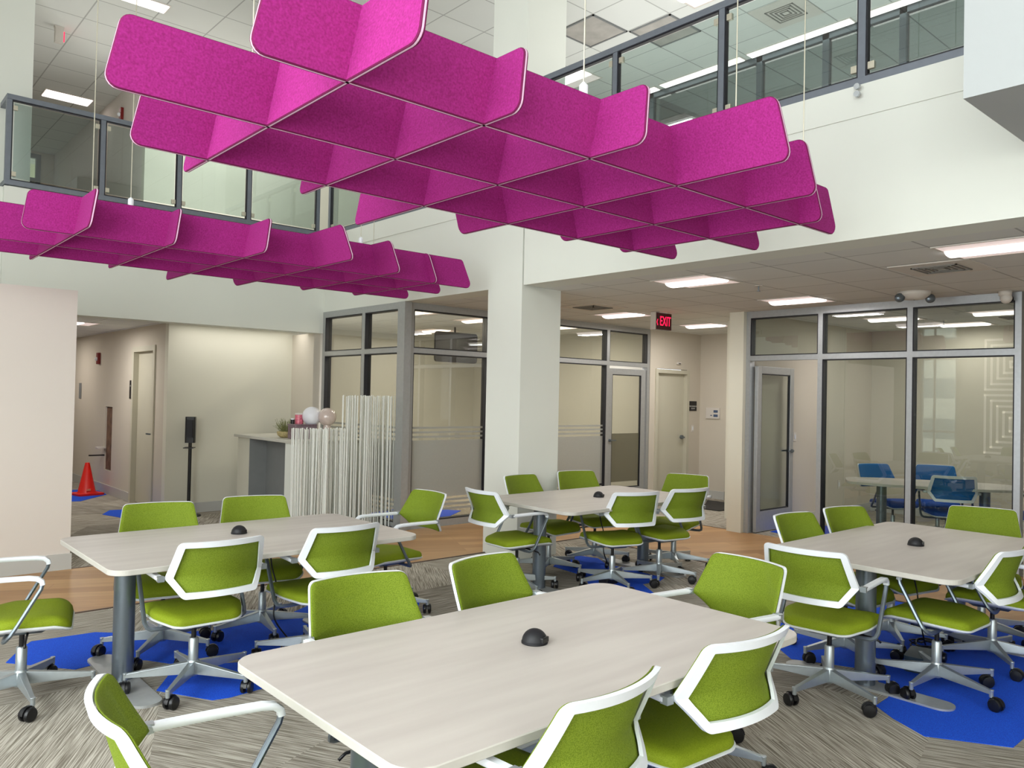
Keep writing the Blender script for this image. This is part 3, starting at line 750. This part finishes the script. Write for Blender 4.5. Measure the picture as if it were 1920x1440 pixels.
# ------------------------------------------------------------------ acoustic baffle grids
def baffle_panel(parent, p0, p1, zb, h, lean, slant0, slant1, th=.024):
    """panel whose bottom edge runs p0->p1; lean = horizontal shift of the top edge (vector)"""
    p0 = Vector((p0[0], p0[1], 0)); p1 = Vector((p1[0], p1[1], 0)); d = (p1-p0); L = d.length; d.normalize()
    nrm = Vector((-d.y, d.x, 0)); ln = Vector((lean[0], lean[1], 0))
    out = rpoly([(0, 0), (L, 0), (L-slant1, h), (slant0, h)], .045, 5)
    ino = offset(out, .004)
    mb = MB(); n = len(out); vs = []
    for pl, o_ in ((ino, -th/2), (out, -th*.3), (out, -th*.16), (out, th*.16), (out, th*.3), (ino, th/2)):
        for (a, z) in pl:
            q = p0+d*a+nrm*o_+ln*(z/h); vs.append((q.x, q.y, zb+z))
    for k in range(5):
        mi = (2, 2, 1, 2, 2)[k]
        mb._add(vs, [(k*n+i, k*n+(i+1) % n, (k+1)*n+(i+1) % n, (k+1)*n+i) for i in range(n)], mi)
    mb._add(vs, [tuple(reversed(range(n))), tuple(range(5*n, 6*n))], 0)
    return mb.build('baffle_panel', [FELT, FELT_E, FELT_D], parent)
K = 1.057; ZB = 1.6+K; HB = .253*K
def cable(parent, x, y, z0, z1):
    c_ = MB().cyl(.0035, z0, z1, (x, y, 0), 6); o = c_.build('suspension_cable', CLIP, parent)
    MB().lathe([(.012, z0-.02), (.02, z0), (.02, z0+.045), (.006, z0+.06)], 10, (x, y, 0)).build('cable_gripper', CHR_W, parent)
g1 = empty('baffle_grid', (0, 0, 0), 0, 'large magenta felt baffle grid hanging nearest, top centre', 'acoustic baffle')
xs = [1.264, 1.833, 2.405, 3.0, 3.579, 4.127]
for xx, y0, y1 in zip(xs, (1.848, 2.054, 1.963, 1.678, 1.864, 2.116), (3.754, 3.731, 4.165, 3.903, 3.593, 3.571)):
    k = xs.index(xx); ln = .045 if k < 3 else -.1
    baffle_panel(g1, (xx*K, y0*K), (xx*K, y1*K), ZB, HB, (ln*K*.9, 0), .02, .02)
for yy, x0, x1 in zip((2.26, 2.853, 3.455), (.93, .687, .935), (4.562, 4.71, 4.627)):
    baffle_panel(g1, (x0*K, yy*K), (x1*K, yy*K), ZB, HB, (0, -.02*K), .05*K, .17*K)
g2 = empty('baffle_grid', (0, 0, 0), 0, 'second magenta felt baffle grid farther back, left side', 'acoustic baffle')
for xx, y0, y1 in zip([.69]+xs, (5.45, 5.40, 5.573, 5.40, 5.20, 5.449, 5.69), (7.25, 7.223, 7.201, 7.529, 7.4, 7.2, 7.15)):
    ln = .045 if xx < 2.6 else -.1
    if xx < 1: continue
    baffle_panel(g2, (xx*K, y0*K), (xx*K, y1*K), ZB, HB, (ln*K*.9, 0), .02, .02)
for yy, x0, x1 in zip((5.79, 6.345, 6.935), (.953, .5, .45), (4.595, 4.66, 4.68)):
    baffle_panel(g2, (x0*K, yy*K), (x1*K, yy*K), ZB, HB, (0, -.02*K), .035*K, .14*K)
TZ = ZB+HB
for px, py in ((2.36, 2.26), (1.45, 3.455), (4.16, 2.26), (3.48, 2.26)): cable(g1, px*K if px < 5 else px, py*K, TZ, 6.0)
for px, py in ((1.60, 5.79), (1.36, 5.79), (3.4, 5.79), (4.2, 6.9)): cable(g2, px*K, py*K, TZ, 6.0)

# ------------------------------------------------------------------ chairs
ZP, ZT, ZBK = .665, .855, .572
def back_y(x, z):
    u = (x/.245)
    if z >= ZP: t = (z-ZP)/(ZT-ZP); k = .10-.035*t; ln = -.055*t
    else: t = (ZP-z)/(ZP-ZBK); k = .10-.05*t; ln = -.012*t
    return -.375+ln+k*min(1.3, u*u)
OUT = rpoly([(-.185, ZBK), (.185, ZBK), (.245, ZP), (.212, ZT), (-.212, ZT), (-.245, ZP)], [.03, .03, .02, .03, .03, .02], 5)
def dens(poly, m=.03):
    out = []
    for i, p in enumerate(poly):
        q = poly[(i+1) % len(poly)]; d = math.dist(p, q); k = max(1, int(d/m))
        for j in range(k): out.append((p[0]+(q[0]-p[0])*j/k, p[1]+(q[1]-p[1])*j/k))
    return out
def chair_parts(root, mesh_m, seat_m):
    # back frame ring
    inn0 = offset(OUT, .029)
    o_ = []; i_ = []
    for k in range(len(OUT)):
        a, b = OUT[k], OUT[(k+1) % len(OUT)]; c, d = inn0[k], inn0[(k+1) % len(OUT)]
        n = max(1, int(math.dist(a, b)/.025))
        for j in range(n):
            t = j/n; o_.append((a[0]+(b[0]-a[0])*t, a[1]+(b[1]-a[1])*t)); i_.append((c[0]+(d[0]-c[0])*t, c[1]+(d[1]-c[1])*t))
    n = len(o_); vs = []
    for pl, dy in ((o_, .004), (o_, -.014), (i_, -.014), (i_, .0)):
        for x_, z_ in pl: vs.append((x_, back_y(x_, z_)+dy, z_))
    fs = []
    for k in range(4):
        kk = (k+1) % 4
        for i in range(n): fs.append((k*n+i, k*n+(i+1) % n, kk*n+(i+1) % n, kk*n+i))
    MB()._add(vs, fs).build('back_frame', CHR_W, root, smooth=.7)
    # fabric sheet over the front of the frame
    c0 = (0, (ZT+ZBK)/2); vs = []; fs = []; rings = [1.0, .9, .75, .55, .35, .15]
    o2 = dens(offset(OUT, .0015), .03); n = len(o2)
    for side, dy in ((0, .008), (1, .017)):
        base = len(vs)
        for ri, r_ in enumerate(rings):
            rr = r_ if side == 0 else (r_*.985 if ri == 0 else r_)
            for x_, z_ in o2:
                xx = c0[0]+(x_-c0[0])*rr; zz = c0[1]+(z_-c0[1])*rr; vs.append((xx, back_y(xx, zz)+(dy if not (side and ri == 0) else dy-.004), zz))
        vs.append((0, back_y(0, c0[1])+dy, c0[1])); ci = len(vs)-1
        for ri in range(len(rings)-1):
            for i in range(n):
                q = (base+ri*n+i, base+ri*n+(i+1) % n, base+(ri+1)*n+(i+1) % n, base+(ri+1)*n+i)
                fs.append(q if side else q[::-1])
        for i in range(n):
            q = (base+(len(rings)-1)*n+i, base+(len(rings)-1)*n+(i+1) % n, ci); fs.append(q if side else q[::-1])
    off = len(rings)*n+1
    for i in range(n): fs.append((i, (i+1) % n, off+(i+1) % n, off+i))
    MB()._add(vs, fs).build('back_mesh', mesh_m, root, smooth=True)
    # seat
    so = rpoly([(-.165, -.225), (.165, -.225), (.232, -.06), (.225, .225), (-.225, .225), (-.232, -.06)], [.07, .07, .12, .075, .075, .12], 6)
    def zoff(x_, y_): return -.012*max(0, (-y_-.05)/.175)+(-.028*max(0, (y_-.12)/.105)**2)+.012*(x_/.23)**2
    def rings_build(specs, name, m, sm=.9):
        vs = []; fs = []; n = len(so)
        for d, z in specs:
            pl = (offset(so, d) if abs(d) < .02 else [(x_*(1-d/.21), y_*(1-d/.21)) for x_, y_ in so]) if d else so
            for (x_, y_) in pl: vs.append((x_, y_, z+zoff(x_, y_)))
        for k in range(len(specs)-1):
            for i in range(n): fs.append((k*n+i, k*n+(i+1) % n, (k+1)*n+(i+1) % n, (k+1)*n+i))
        fs.append(tuple(reversed(range(n)))); 
        last = (len(specs)-1)*n
        cx_ = len(vs); vs.append((0, 0, specs[-1][1]+zoff(0, 0)))
        for i in range(n): fs.append((last+i, last+(i+1) % n, cx_))
        return MB()._add(vs, fs).build(name, m, root, smooth=sm)
    rings_build([(.004, .402), (-.0015, .412), (.003, .432), (.014, .443), (.045, .451), (.1, .454)], 'seat', seat_m, True)
    rings_build([(.10, .366), (.05, .376), (.012, .388), (-.006, .398), (-.007, .404), (.0, .406)], 'seat_shell', CHR_W, .9)
    # arms
    for s_ in (-1, 1):
        xa = s_*.262
        P = [(xa, -.265, ZP), (xa, -.15, ZP+.002), (xa, -.05, ZP+.003), (xa, .04, ZP+.002), (xa, .075, ZP-.003), (xa, .095, ZP-.018), (xa, .098, ZP-.035)]
        pr = [(.016, .006), (.012, .011), (-.012, .011), (-.016, .006), (-.016, -.006), (-.012, -.011), (.012, -.011), (.016, -.006)]
        MB().sweep(P, pr).build('armrest', CHR_W, root, smooth=.8)
        P2 = [(xa, .098, ZP-.03), (xa, .092, ZP-.055), (xa, .05, .535), (xa, .0, .445), (xa, -.03, .395), (xa*.97, -.05, .372), (xa*.9, -.06, .362), (xa*.7, -.062, .360), (xa*.35, -.055, .362), (0.02*s_, -.045, .368)]
        pr2 = [(.012, .0), (.008, .008), (0, .0095), (-.008, .008), (-.012, 0), (-.008, -.008), (0, -.0095), (.008, -.008)]
        MB().sweep(P2, pr2).build('arm_support', CHR_T, root, smooth=.8)
        MB().cyl(.011, min(s_*.236, s_*.262), max(s_*.236, s_*.262), (0, -.27, ZP), 12, 'x').box(s_*.247, -.285, ZP-.013, s_*.277, -.255, ZP+.013).build('arm_pivot', CHR_S, root, smooth=.6)
    # mechanism and column
    MB().hexa([(-.07, -.1, .345), (.07, -.1, .345), (.07, .09, .345), (-.07, .09, .345), (-.11, -.13, .372), (.11, -.13, .372), (.11, .12, .372), (-.11, .12, .372)]).build('seat_mechanism', CHR_T, root)
    MB().lathe([(.026, .13), (.026, .262), (.021, .27)], 20).build('column', CHR_S, root, smooth=.6)
    MB().cyl(.013, .27, .35, n=14).build('gas_lift', BLK, root, smooth=.6)
    MB().tube([(.05, .03, .355), (.17, .03, .352), (.235, .03, .348), (.26, .03, .33)], .006, 8).build('height_lever', BLK, root, smooth=True)
    MB().lathe([(.02, .062), (.032, .07), (.036, .1), (.034, .135), (.028, .15)], 24).build('hub', CHR_S, root, smooth=.6)
    # five legs with casters
    for k in range(5):
        lg = MB()
        lg.hexa([(.02, -.022, .078), (.33, -.011, .082), (.33, .011, .082), (.02, .022, .078), (.02, -.017, .142), (.33, -.010, .104), (.33, .010, .104), (.02, .017, .142)])
        lg.lathe([(.011, .066), (.011, .092), (.013, .107)], 12, (.33, 0, 0))
        L = lg.build('leg', CHR_S, root, bevel=.002); L.rotation_euler = (0, 0, 2*PI*k/5)
        cs = MB()
        for s_ in (-1, 1):
            cs.lathe([(.02, s_*.006-.0), (.029, s_*.009), (.030, s_*.018), (.026, s_*.024), (.008, s_*.026)] if s_ > 0 else [(.008, -.026), (.026, -.024), (.030, -.018), (.029, -.009), (.02, -.006)], 18, (.022, 0, .030), 'y')
        vs = []; n = 9
        for i in range(n):
            a = PI*(.0+i/(n-1)); 
            for yy in (-.007, .007):
                for rr in (.012, .033): vs.append((.022+rr*math.cos(a), yy, .032+rr*math.sin(a)))
        fs = []
        for i in range(n-1):
            b = i*4; c_ = b+4
            fs += [(b, b+1, c_+1, c_), (b+3, b+2, c_+2, c_+3), (b+1, b+3, c_+3, c_+1), (b+2, b, c_, c_+2)]
        cs._add(vs, fs); cs.cyl(.006, .05, .07, n=8)
        C = cs.build('caster', BLK, L, smooth=.7); C.location = (.33, 0, 0); C.scale = (1.16, 1.16, 1.16); C.rotation_euler = (0, 0, rnd.uniform(0, 6.28))
def copy_tree(o, parent=None):
    c = o.copy(); COL.objects.link(c)
    if parent: c.parent = parent; c.matrix_parent_inverse = o.matrix_parent_inverse
    for ch in kids(o): copy_tree(ch, c)
    return c
GC = 'green mesh swivel chairs around the tables'
proto = empty('office_chair', (0, 0, 0), 0); proto['category'] = 'chair'; proto['group'] = GC
chair_parts(proto, GREEN, GSEAT)
protoB = empty('office_chair', (0, 0, 0), 0); protoB['category'] = 'chair'; protoB['group'] = 'blue mesh swivel chairs in the meeting room'
chair_parts(protoB, BLUE, BSEAT)
used = {}
def place(mx, my, ang, label, base=0, blue=False, off=.36, dz=0):
    """(mx,my): point under the top edge of the back; ang: heading of the sitter in degrees"""
    p = protoB if blue else proto
    o = p if p.name not in used else copy_tree(p)
    used[p.name] = 1
    a = math.radians(ang)
    o.location = (mx+off*math.cos(a), my+off*math.sin(a), dz); o.rotation_euler = (0, 0, a-PI/2)
    for L in kids(o):
        if L.name.startswith('leg'):
            L.rotation_euler[2] += math.radians(base-ang+90)
            for C in kids(L): C.rotation_euler[2] = rnd.uniform(0, 6.28)
    o['label'] = label
    return o
# table one (nearest)
place(1.69, 2.81, 265, 'green chair on the far side of the nearest table, left one, back above tabletop', 20)
place(2.34, 2.80, 278, 'green chair on the far side of the nearest table, second one, partly turned', 40)
place(3.31, 2.06, 172, 'green chair at the right end of the nearest table with both white arms showing', 10)
place(2.28, 1.42, 86, 'green chair on near side of the nearest table, right one, white frame toward viewer', 15)
place(1.60, 1.40, 96, 'green chair on the near side of the nearest table cut off by the bottom edge', 30)
place(.585, 2.06, -10, 'green chair at bottom left corner seen from its side, white arm reaching right', 30)
# table two (left)
place(1.57, 3.97, 89, 'green chair in front of the left table with a blue carpet patch below it', 25)
place(2.29, 4.0, 89, 'green chair in front of the left table, right one, behind the nearest table', 10)
place(1.72, 5.40, 270-12, 'green chair behind the left table nearest to the hand sanitizer stand', 25)
place(2.37, 5.40, 270-14, 'green chair behind the left table nearest to the white counter', 55)
place(3.57, 5.00, 180, 'green chair at right end of the left table, beside the white rod screen', 30)
place(.49, 4.79, -14, 'green chair cut by the left picture edge, only arms, seat and base showing', -8)
# table three (right)
place(3.88, 2.06, 7, 'green chair at left end of the right table, whole base in view', -101)
place(4.80, 1.40, 88, 'green chair on near side of the right table, base legs on blue carpet', -170)
place(5.62, 1.36, 95, 'green chair at the right edge of the picture, partly cut off, by the right table', 10)
place(4.95, 2.70, 265, 'green chair behind the right table, left one, in front of the glass door', 30)
place(5.58, 2.66, 258, 'green chair behind the right table, second one, before the meeting room glass', 10)
place(6.46, 2.06, 198, 'green chair at the far right end of the right table below the blue chairs', 50)
# table four (back centre)
place(4.05, 4.90, -3, 'green chair at left end of the back table, beside the white column foot', -20)
place(5.02, 4.14, 70, 'green chair in front of the back table, left one, silver base on blue carpet', 40)
place(5.63, 4.06, 79, 'green chair in front of the back table, right one, beside the wooden floor', -60)
place(5.08, 5.58, 270+4, 'green chair behind the back table in front of the white column', 10)
place(5.87, 5.61, 270-15, 'green chair behind the back table in front of the frosted glass', 40)
place(6.60, 4.78, 197, 'green chair at the far right end of the back table below the exit sign', 20)
# meeting room chairs
place(10.0, 4.42, 240, 'blue chair at the left end of the meeting room table', 10, True)
place(10.55, 3.9, 205, 'pale blue chair back behind the meeting room table', 10, True)
place(9.16, 3.2, 30, 'blue chair in front of the meeting room table, white frame back toward the glass', 10, True)
place(10.15, 2.3, 118, 'blue chair partly hidden by the right post of the glass wall', 10, True)

# ------------------------------------------------------------------ tables
def make_table(cx_, cy_, L, W, label, cat='table', rz=0):
    t = empty('table', (cx_, cy_, 0), rz, label, cat)
    h = .72; o_ = rpoly([(-L/2, -W/2), (L/2, -W/2), (L/2, W/2), (-L/2, W/2)], .09, 10)
    i2 = offset(o_, .003)
    mb = MB(); n = len(o_); vs = []
    for pl, z in ((i2, h-.028), (o_, h-.025), (o_, h-.003), (i2, h)):
        for (x_, y_) in pl: vs.append((x_, y_, z))
    for k in range(3): mb._add(vs, [(k*n+i, k*n+(i+1) % n, (k+1)*n+(i+1) % n, (k+1)*n+i) for i in range(n)], 1)
    mb._add(vs, [tuple(reversed(range(n)))], 1); mb._add(vs, [tuple(range(3*n, 4*n))], 0)
    mb.build('tabletop', [TOPM, TOPE], t)
    for s_ in (-1, 1):
        x_ = s_*(L/2-.22)
        MB().cyl(.055, .014, h-.03, (x_, 0, 0), 28).build('leg', LEGM, t, smooth=.6)
        fp = rpoly([(x_-.075, -W*.43), (x_+.075, -W*.43), (x_+.075, W*.43), (x_-.075, W*.43)], .07, 8)
        MB().prism(fp, .0, .014).build('foot_plate', ALU, t, bevel=.003)
        MB().box(x_-.06, -W*.36, h-.045, x_+.06, W*.36, h-.028).build('top_bracket', BLKM, t)
    return t
make_table(1.965, 2.046, 1.826, 1.045, 'big pale laminate table nearest the viewer')
make_table(1.995, 4.66, 1.80, 1.12, 'pale laminate table at left in front of the corridor opening')
make_table(5.225, 2.04, 1.82, 1.10, 'pale laminate table at right in front of the meeting room glass')
make_table(5.27, 4.80, 1.80, 1.12, 'pale laminate table at the back before the white column')
def dome(x_, y_, label):
    r_ = empty('power_dome', (x_, y_, .7205), .3, label, 'power outlet')
    prof = [(.046*math.cos(i*PI/2/9), .044*math.sin(i*PI/2/9)) for i in range(9)]+[(.001, .044)]
    MB().lathe([(.048, 0), (.048, .006)]+[(a, b+.006) for a, b in prof], 28).build('shell', BLKM, r_, smooth=True)
    MB().box(-.022, -.047, .006, .022, -.03, .026).build('socket_face', BLK, r_, bevel=.003)
dome(1.965, 2.07, 'black domed outlet in the middle of the nearest table')
dome(2.0, 4.78, 'black domed outlet on the left table just behind a chair back')
dome(5.22, 2.04, 'black domed outlet in the middle of the right table')
dome(5.30, 4.79, 'black domed outlet on the back table')
def cord(x_, y_, label, sx=.25):
    r_ = empty('extension_cable', (x_, y_, 0), 0, label, 'cord')
    P = [(0, 0, .70), (.02, .02, .55), (.05, .0, .40), (.02, -.03, .25), (.10, -.02, .12), (.2, .0, .02)]
    def cr(P, k=8):
        out = []
        Q = [Vector(p) for p in P]; Q = [Q[0]]+Q+[Q[-1]]
        for i in range(1, len(Q)-2):
            for j in range(k):
                t = j/k; out.append(.5*((2*Q[i])+(-Q[i-1]+Q[i+1])*t+(2*Q[i-1]-5*Q[i]+4*Q[i+1]-Q[i+2])*t*t+(-Q[i-1]+3*Q[i]-3*Q[i+1]+Q[i+2])*t**3))
        out.append(Q[-2]); return out
    MB().tube(cr(P), .005, 6).build('hanging_lead', BLK, r_, smooth=True)
    q = []
    rr = random.Random(int(x_*100))
    for i in range(26):
        a = i*1.05; q.append((.2+.11*math.cos(a)*(.6+.5*rr.random()), .09*math.sin(a)*(.5+.6*rr.random()), .012+.03*rr.random()))
    MB().tube(cr(q, 6), .005, 6).build('coiled_lead', BLK, r_, smooth=True)
    MB().box(-.12, -.2, 0.004, .02, -.1, .05).build('adapter', BLKM, r_, bevel=.006)
cord(2.1, 4.55, 'black power cord bundled on blue carpet under the left table')
cord(5.25, 4.72, 'black power cord dropping under the back table')
cord(1.9, 2.0, 'black power cord under the nearest table')
cord(5.35, 2.1, 'black power cord running down under the right table')
fb = empty('floor_box', (5.1, 1.95, .004), .2, 'dark plastic power box on blue carpet under the right table', 'power box')
MB().prism(rpoly([(-.13, -.08), (.13, -.08), (.13, .08), (-.13, .08)], .03, 4), 0, .09).build('case', mat('box_teal', (46, 62, 72), .4, noise=(20, .1)), fb, bevel=.006)
MB().box(-.05, -.083, .03, .05, -.078, .07).build('socket_face', BLK, fb)
# meeting room table (rounded ends)
mt = empty('meeting_table', (9.52, 3.55, 0), math.radians(-62), 'rounded pale table inside the glass meeting room', 'table')
mo = rpoly([(-.9, -.3), (-.45, -.44), (.45, -.44), (.9, -.3), (.9, .3), (.45, .44), (-.45, .44), (-.9, .3)], [.2, .3, .3, .2, .2, .3, .3, .2], 8)
MB().prism(mo, .692, .72, 0, 1).build('tabletop', [TOPM, TOPE], mt)
for s_ in (-1, 1):
    MB().cyl(.055, .014, .692, (s_*.52, 0, 0), 24).build('leg', LEGM, mt, smooth=.6)
    MB().prism(rpoly([(s_*.52-.07, -.36), (s_*.52+.07, -.36), (s_*.52+.07, .36), (s_*.52-.07, .36)], .06, 6), 0, .014).build('foot_plate', ALU, mt)

# ------------------------------------------------------------------ counter and what stands on it
ct = empty('counter', (4.13, 8.35, 0), 0, 'tall white counter against the glass office with an open grey side', 'counter')
MB().box(-.02, -.03, 1.01, 1.0, 1.72, 1.045).build('worktop', WOODC, ct, bevel=.003)
MB().box(0.03, 1.34, 0, 1.0, 1.70, 1.01).build('end_panel', CREAM, ct)
MB().box(0.0, 0, 0, 1.0, .27, 1.01).build('front_panel', WHITE, ct)
MB().box(.25, .27, 0, .28, 1.33, 1.01).box(.03, 1.325, 0, .25, 1.34, 1.01).build('inner_panel', GREYP, ct)
pl = empty('potted_plant', (4.33, 9.05, 1.045), 0, 'wispy dry grass in a straw bowl on the counter', 'plant')
MB().lathe([(.05, 0), (.09, .03), (.1, .07), (.095, .075)], 20).build('bowl', BASKET, pl, smooth=True)
gr = MB(); rr = random.Random(3)
for i in range(170):
    a = rr.uniform(0, 6.28); r0 = rr.uniform(0, .06); ln = rr.uniform(.06, .15); tl = rr.uniform(.1, 1.1)
    x0, y0 = r0*math.cos(a), r0*math.sin(a); pts = []
    for k in range(4):
        t = k/3; pts.append((x0+math.cos(a)*ln*tl*t, y0+math.sin(a)*ln*tl*t, .05+ln*1.1*t*(1.3-.3*t*tl*1.5)))
    gr.tube(pts, .0016, 3)
tag(gr.build('grass', GRASS, pl), kind='stuff')
sb = empty('sequin_box', (4.42, 8.78, 1.045), 0, 'mauve glittering box on the counter behind the white rods', 'box')
MB().box(-.14, -.1, 0, .14, .1, .16).build('case', SEQ, sb, bevel=.006); MB().box(-.145, -.105, .16, .145, .105, .175).build('lid', SEQ, sb, bevel=.004)
cu = empty('pink_tin', (4.41, 8.85, 1.221), 0, 'pink flower-patterned tin on the glitter box', 'tin')
MB().lathe([(.05, 0), (.05, .11)], 24).build('body', CUP_P, cu, smooth=.6); MB().lathe([(.052, .11), (.052, .125), (.045, .13)], 24).build('lid', FIX, cu, smooth=.6)
kb = empty('small_jar', (4.33, 8.86, 1.221), 0, 'small black jar left of the pink tin', 'jar')
MB().lathe([(.025, 0), (.025, .05)], 14).build('body', BLK, kb); MB().lathe([(.022, .05), (.022, .065)], 14).build('lid', CHR_W, kb)
gw = MB().sphere(.115, (4.53, 8.76, 1.045+.175+.115-.02)); gw.lathe([(.05, 1.045), (.045, 1.21)], 16, (4.53, 8.76, 0))
tag(gw.build('globe_ornament', GLOBE_W, smooth=.9), 'round white balloon-like globe above the counter', 'ornament')
gp = MB().sphere(.11, (4.66, 8.62, 1.045+.175+.11-.02)); gp.lathe([(.05, 1.045), (.045, 1.21)], 16, (4.66, 8.62, 0))
tag(gp.build('globe_ornament', GLOBE_P, smooth=.9), 'translucent pinkish globe with specks above the counter', 'ornament')
# rod screen
sc = empty('rod_screen', (4.0, 8.1, 0), 0, 'room divider of thin white vertical rods beside the counter', 'divider')
MB().box(-.05, -.12, 0, .62, .12, .03).build('base', BLKM, sc); MB().box(.6, -.12, 0, 1.3, .12, .03).build('base', BLKM, sc)
rr = random.Random(11)
rods = []
for i in range(98):
    t = i/97; x_ = -.02+1.26*t+rr.uniform(-.006, .006)
    y_ = rr.uniform(-.09, .09); hgt = 1.20 if x_ < .60 else 1.575
    hgt += rr.uniform(-.006, .01); l1 = rr.uniform(-.012, .012); l2 = rr.uniform(-.012, .012)
    rw = rr.choice((.0045, .006, .0075))
    MB().tube([(x_+l1, y_, .03), (x_+l2, y_, hgt)], rw, 6).build('rod', RODW, sc)
st = MB()
for i in range(52):
    x_ = rr.uniform(-.02, 1.24); y_ = rr.uniform(-.1, .1); hgt = 1.19 if x_ < .60 else 1.565
    st.tube([(x_, y_, .03), (x_+rr.uniform(-.02, .02), y_, hgt)], .0055, 5)
tag(st.build('rod_bundle', RODW, sc), kind='stuff')
# hand sanitizer stand
hs = empty('sanitizer_stand', (3.62, 10.25, 0), math.radians(-30), 'black hand sanitizer dispenser on a tall pole by the cream wall', 'sanitizer stand')
MB().lathe([(.15, 0), (.15, .012), (.03, .02)], 28).build('base', BLKM, hs, smooth=.6)
MB().cyl(.021, .02, .95).build('pole', BLK, hs, smooth=.6)
MB().prism(rpoly([(-.06, -.05), (.06, -.05), (.06, .05), (-.06, .05)], .02, 5), .93, 1.26).build('dispenser', BLK, hs, bevel=.01)
MB().prism(rpoly([(-.05, -.1), (.05, -.1), (.05, -.04), (-.05, -.04)], .02, 5), 1.0, 1.22).build('cartridge_cover', BLKM, hs, bevel=.01)
MB().box(-.06, -.13, .865, .06, .03, .875).build('drip_tray', BLK, hs)
# traffic cone
cn = empty('traffic_cone', (3.12, 13.1, 0), .2, 'bright orange red traffic cone in the corridor', 'cone')
MB().prism(rpoly([(-.19, -.19), (.19, -.19), (.19, .19), (-.19, .19)], .05, 4), .004, .03).build('base', ORANGE, cn)
MB().lathe([(.14, .03), (.12, .05), (.032, .47), (.028, .48)], 28).build('cone_body', ORANGE, cn, smooth=.6)
MB().box(-.06, -.127, .07, .0, -.122, .1).build('sticker', mat('sticker_peach', (230, 140, 110), .5, noise=(20, .1)), cn)
# wall screen in glass office
tv = empty('wall_monitor', (7.72, 10.1, 2.37), 0, 'dark rounded screen hung high inside the glass office', 'monitor')
MB().prism(rpoly([(-.42, -.24), (.42, -.24), (.42, .24), (-.42, .24)], .05, 5), -.02, .02).build('screen', TVM, tv).rotation_euler = (PI/2, 0, 0)
MB().cyl(.015, .02, .35, (0, .04, 0), 8).build('mount_pole', BLKM, tv)
# doormat
dm = MB().prism(rpoly([(9.9, 6.6), (10.8, 6.6), (10.8, 7.5), (9.9, 7.5)], .03, 3), .0, .012)
tag(dm.build('door_mat', BLKM), 'dark mat on the carpet in front of the utility nook', 'mat')
MB_ = None

# ------------------------------------------------------------------ light
W = bpy.data.worlds.new('world'); S.world = W; W.use_nodes = True
bg = W.node_tree.nodes['Background']
sky = W.node_tree.nodes.new('ShaderNodeTexSky'); sky.sky_type = 'PREETHAM' if hasattr(sky, 'turbidity') else sky.sky_type
bg.inputs['Color'].default_value = (.86, .93, 1.0, 1); bg.inputs['Strength'].default_value = 6.5
W.node_tree.nodes.remove(sky)
area('daylight_rear', (-3.4, .8, 2.9), (0, -PI/2, 0), 5, 8, 640, (.96, .985, 1))
area('side_fill', (-.5, -4.9, 2.8), (PI/2, 0, 0), 5, 4, 150, (1, 1, .98))  # added fill lamp in front of the windowless side wall
area('upper_fill', (8.6, 3.5, 3.8), (PI, 0, 0), 5, 8, 190, (1, .99, .97))  # added fill, hidden by the slab, brightens the upper ceiling
area('upper_fill_left', (3.2, 10.75, 3.8), (PI, 0, 0), 3.4, .9, 22, (1, .98, .95))  # same kind of hidden added fill for the left gallery ceiling
area('cream_wall_fill', (4.25, 10.2, 2.445), (0, 0, 0), 1.6, .3, 5.5, (1, .98, .93))  # added fill tucked behind the beam to brighten the cream corridor wall
area('office_fill', (5.6, 10.0, 1.8), (0, -PI/2, 0), 1.4, 2.4, 18, (1, .98, .95))  # added fill without a fixture, brightens the office side wall
area('office_fill_back', (7.6, 8.1, 1.8), (PI/2, 0, 0), 2.6, 1.4, 14, (1, .98, .95))  # added fill without a fixture, brightens the office back wall
area('upper_gallery_fill', (4.2, 10.7, 5.96), (0, 0, 0), 1.6, .5, 45, (1, .99, .96))  # added fill to brighten the wall behind the left railing
area('corridor_lamp', (2.55, 14.6, 2.44), (0, 0, 0), .3, .9, 16, (1, .93, .86))
S.cycles.max_bounces = 8; S.cycles.transparent_max_bounces = 20; S.cycles.diffuse_bounces = 4
S.cycles.caustics_reflective = False; S.cycles.caustics_refractive = False
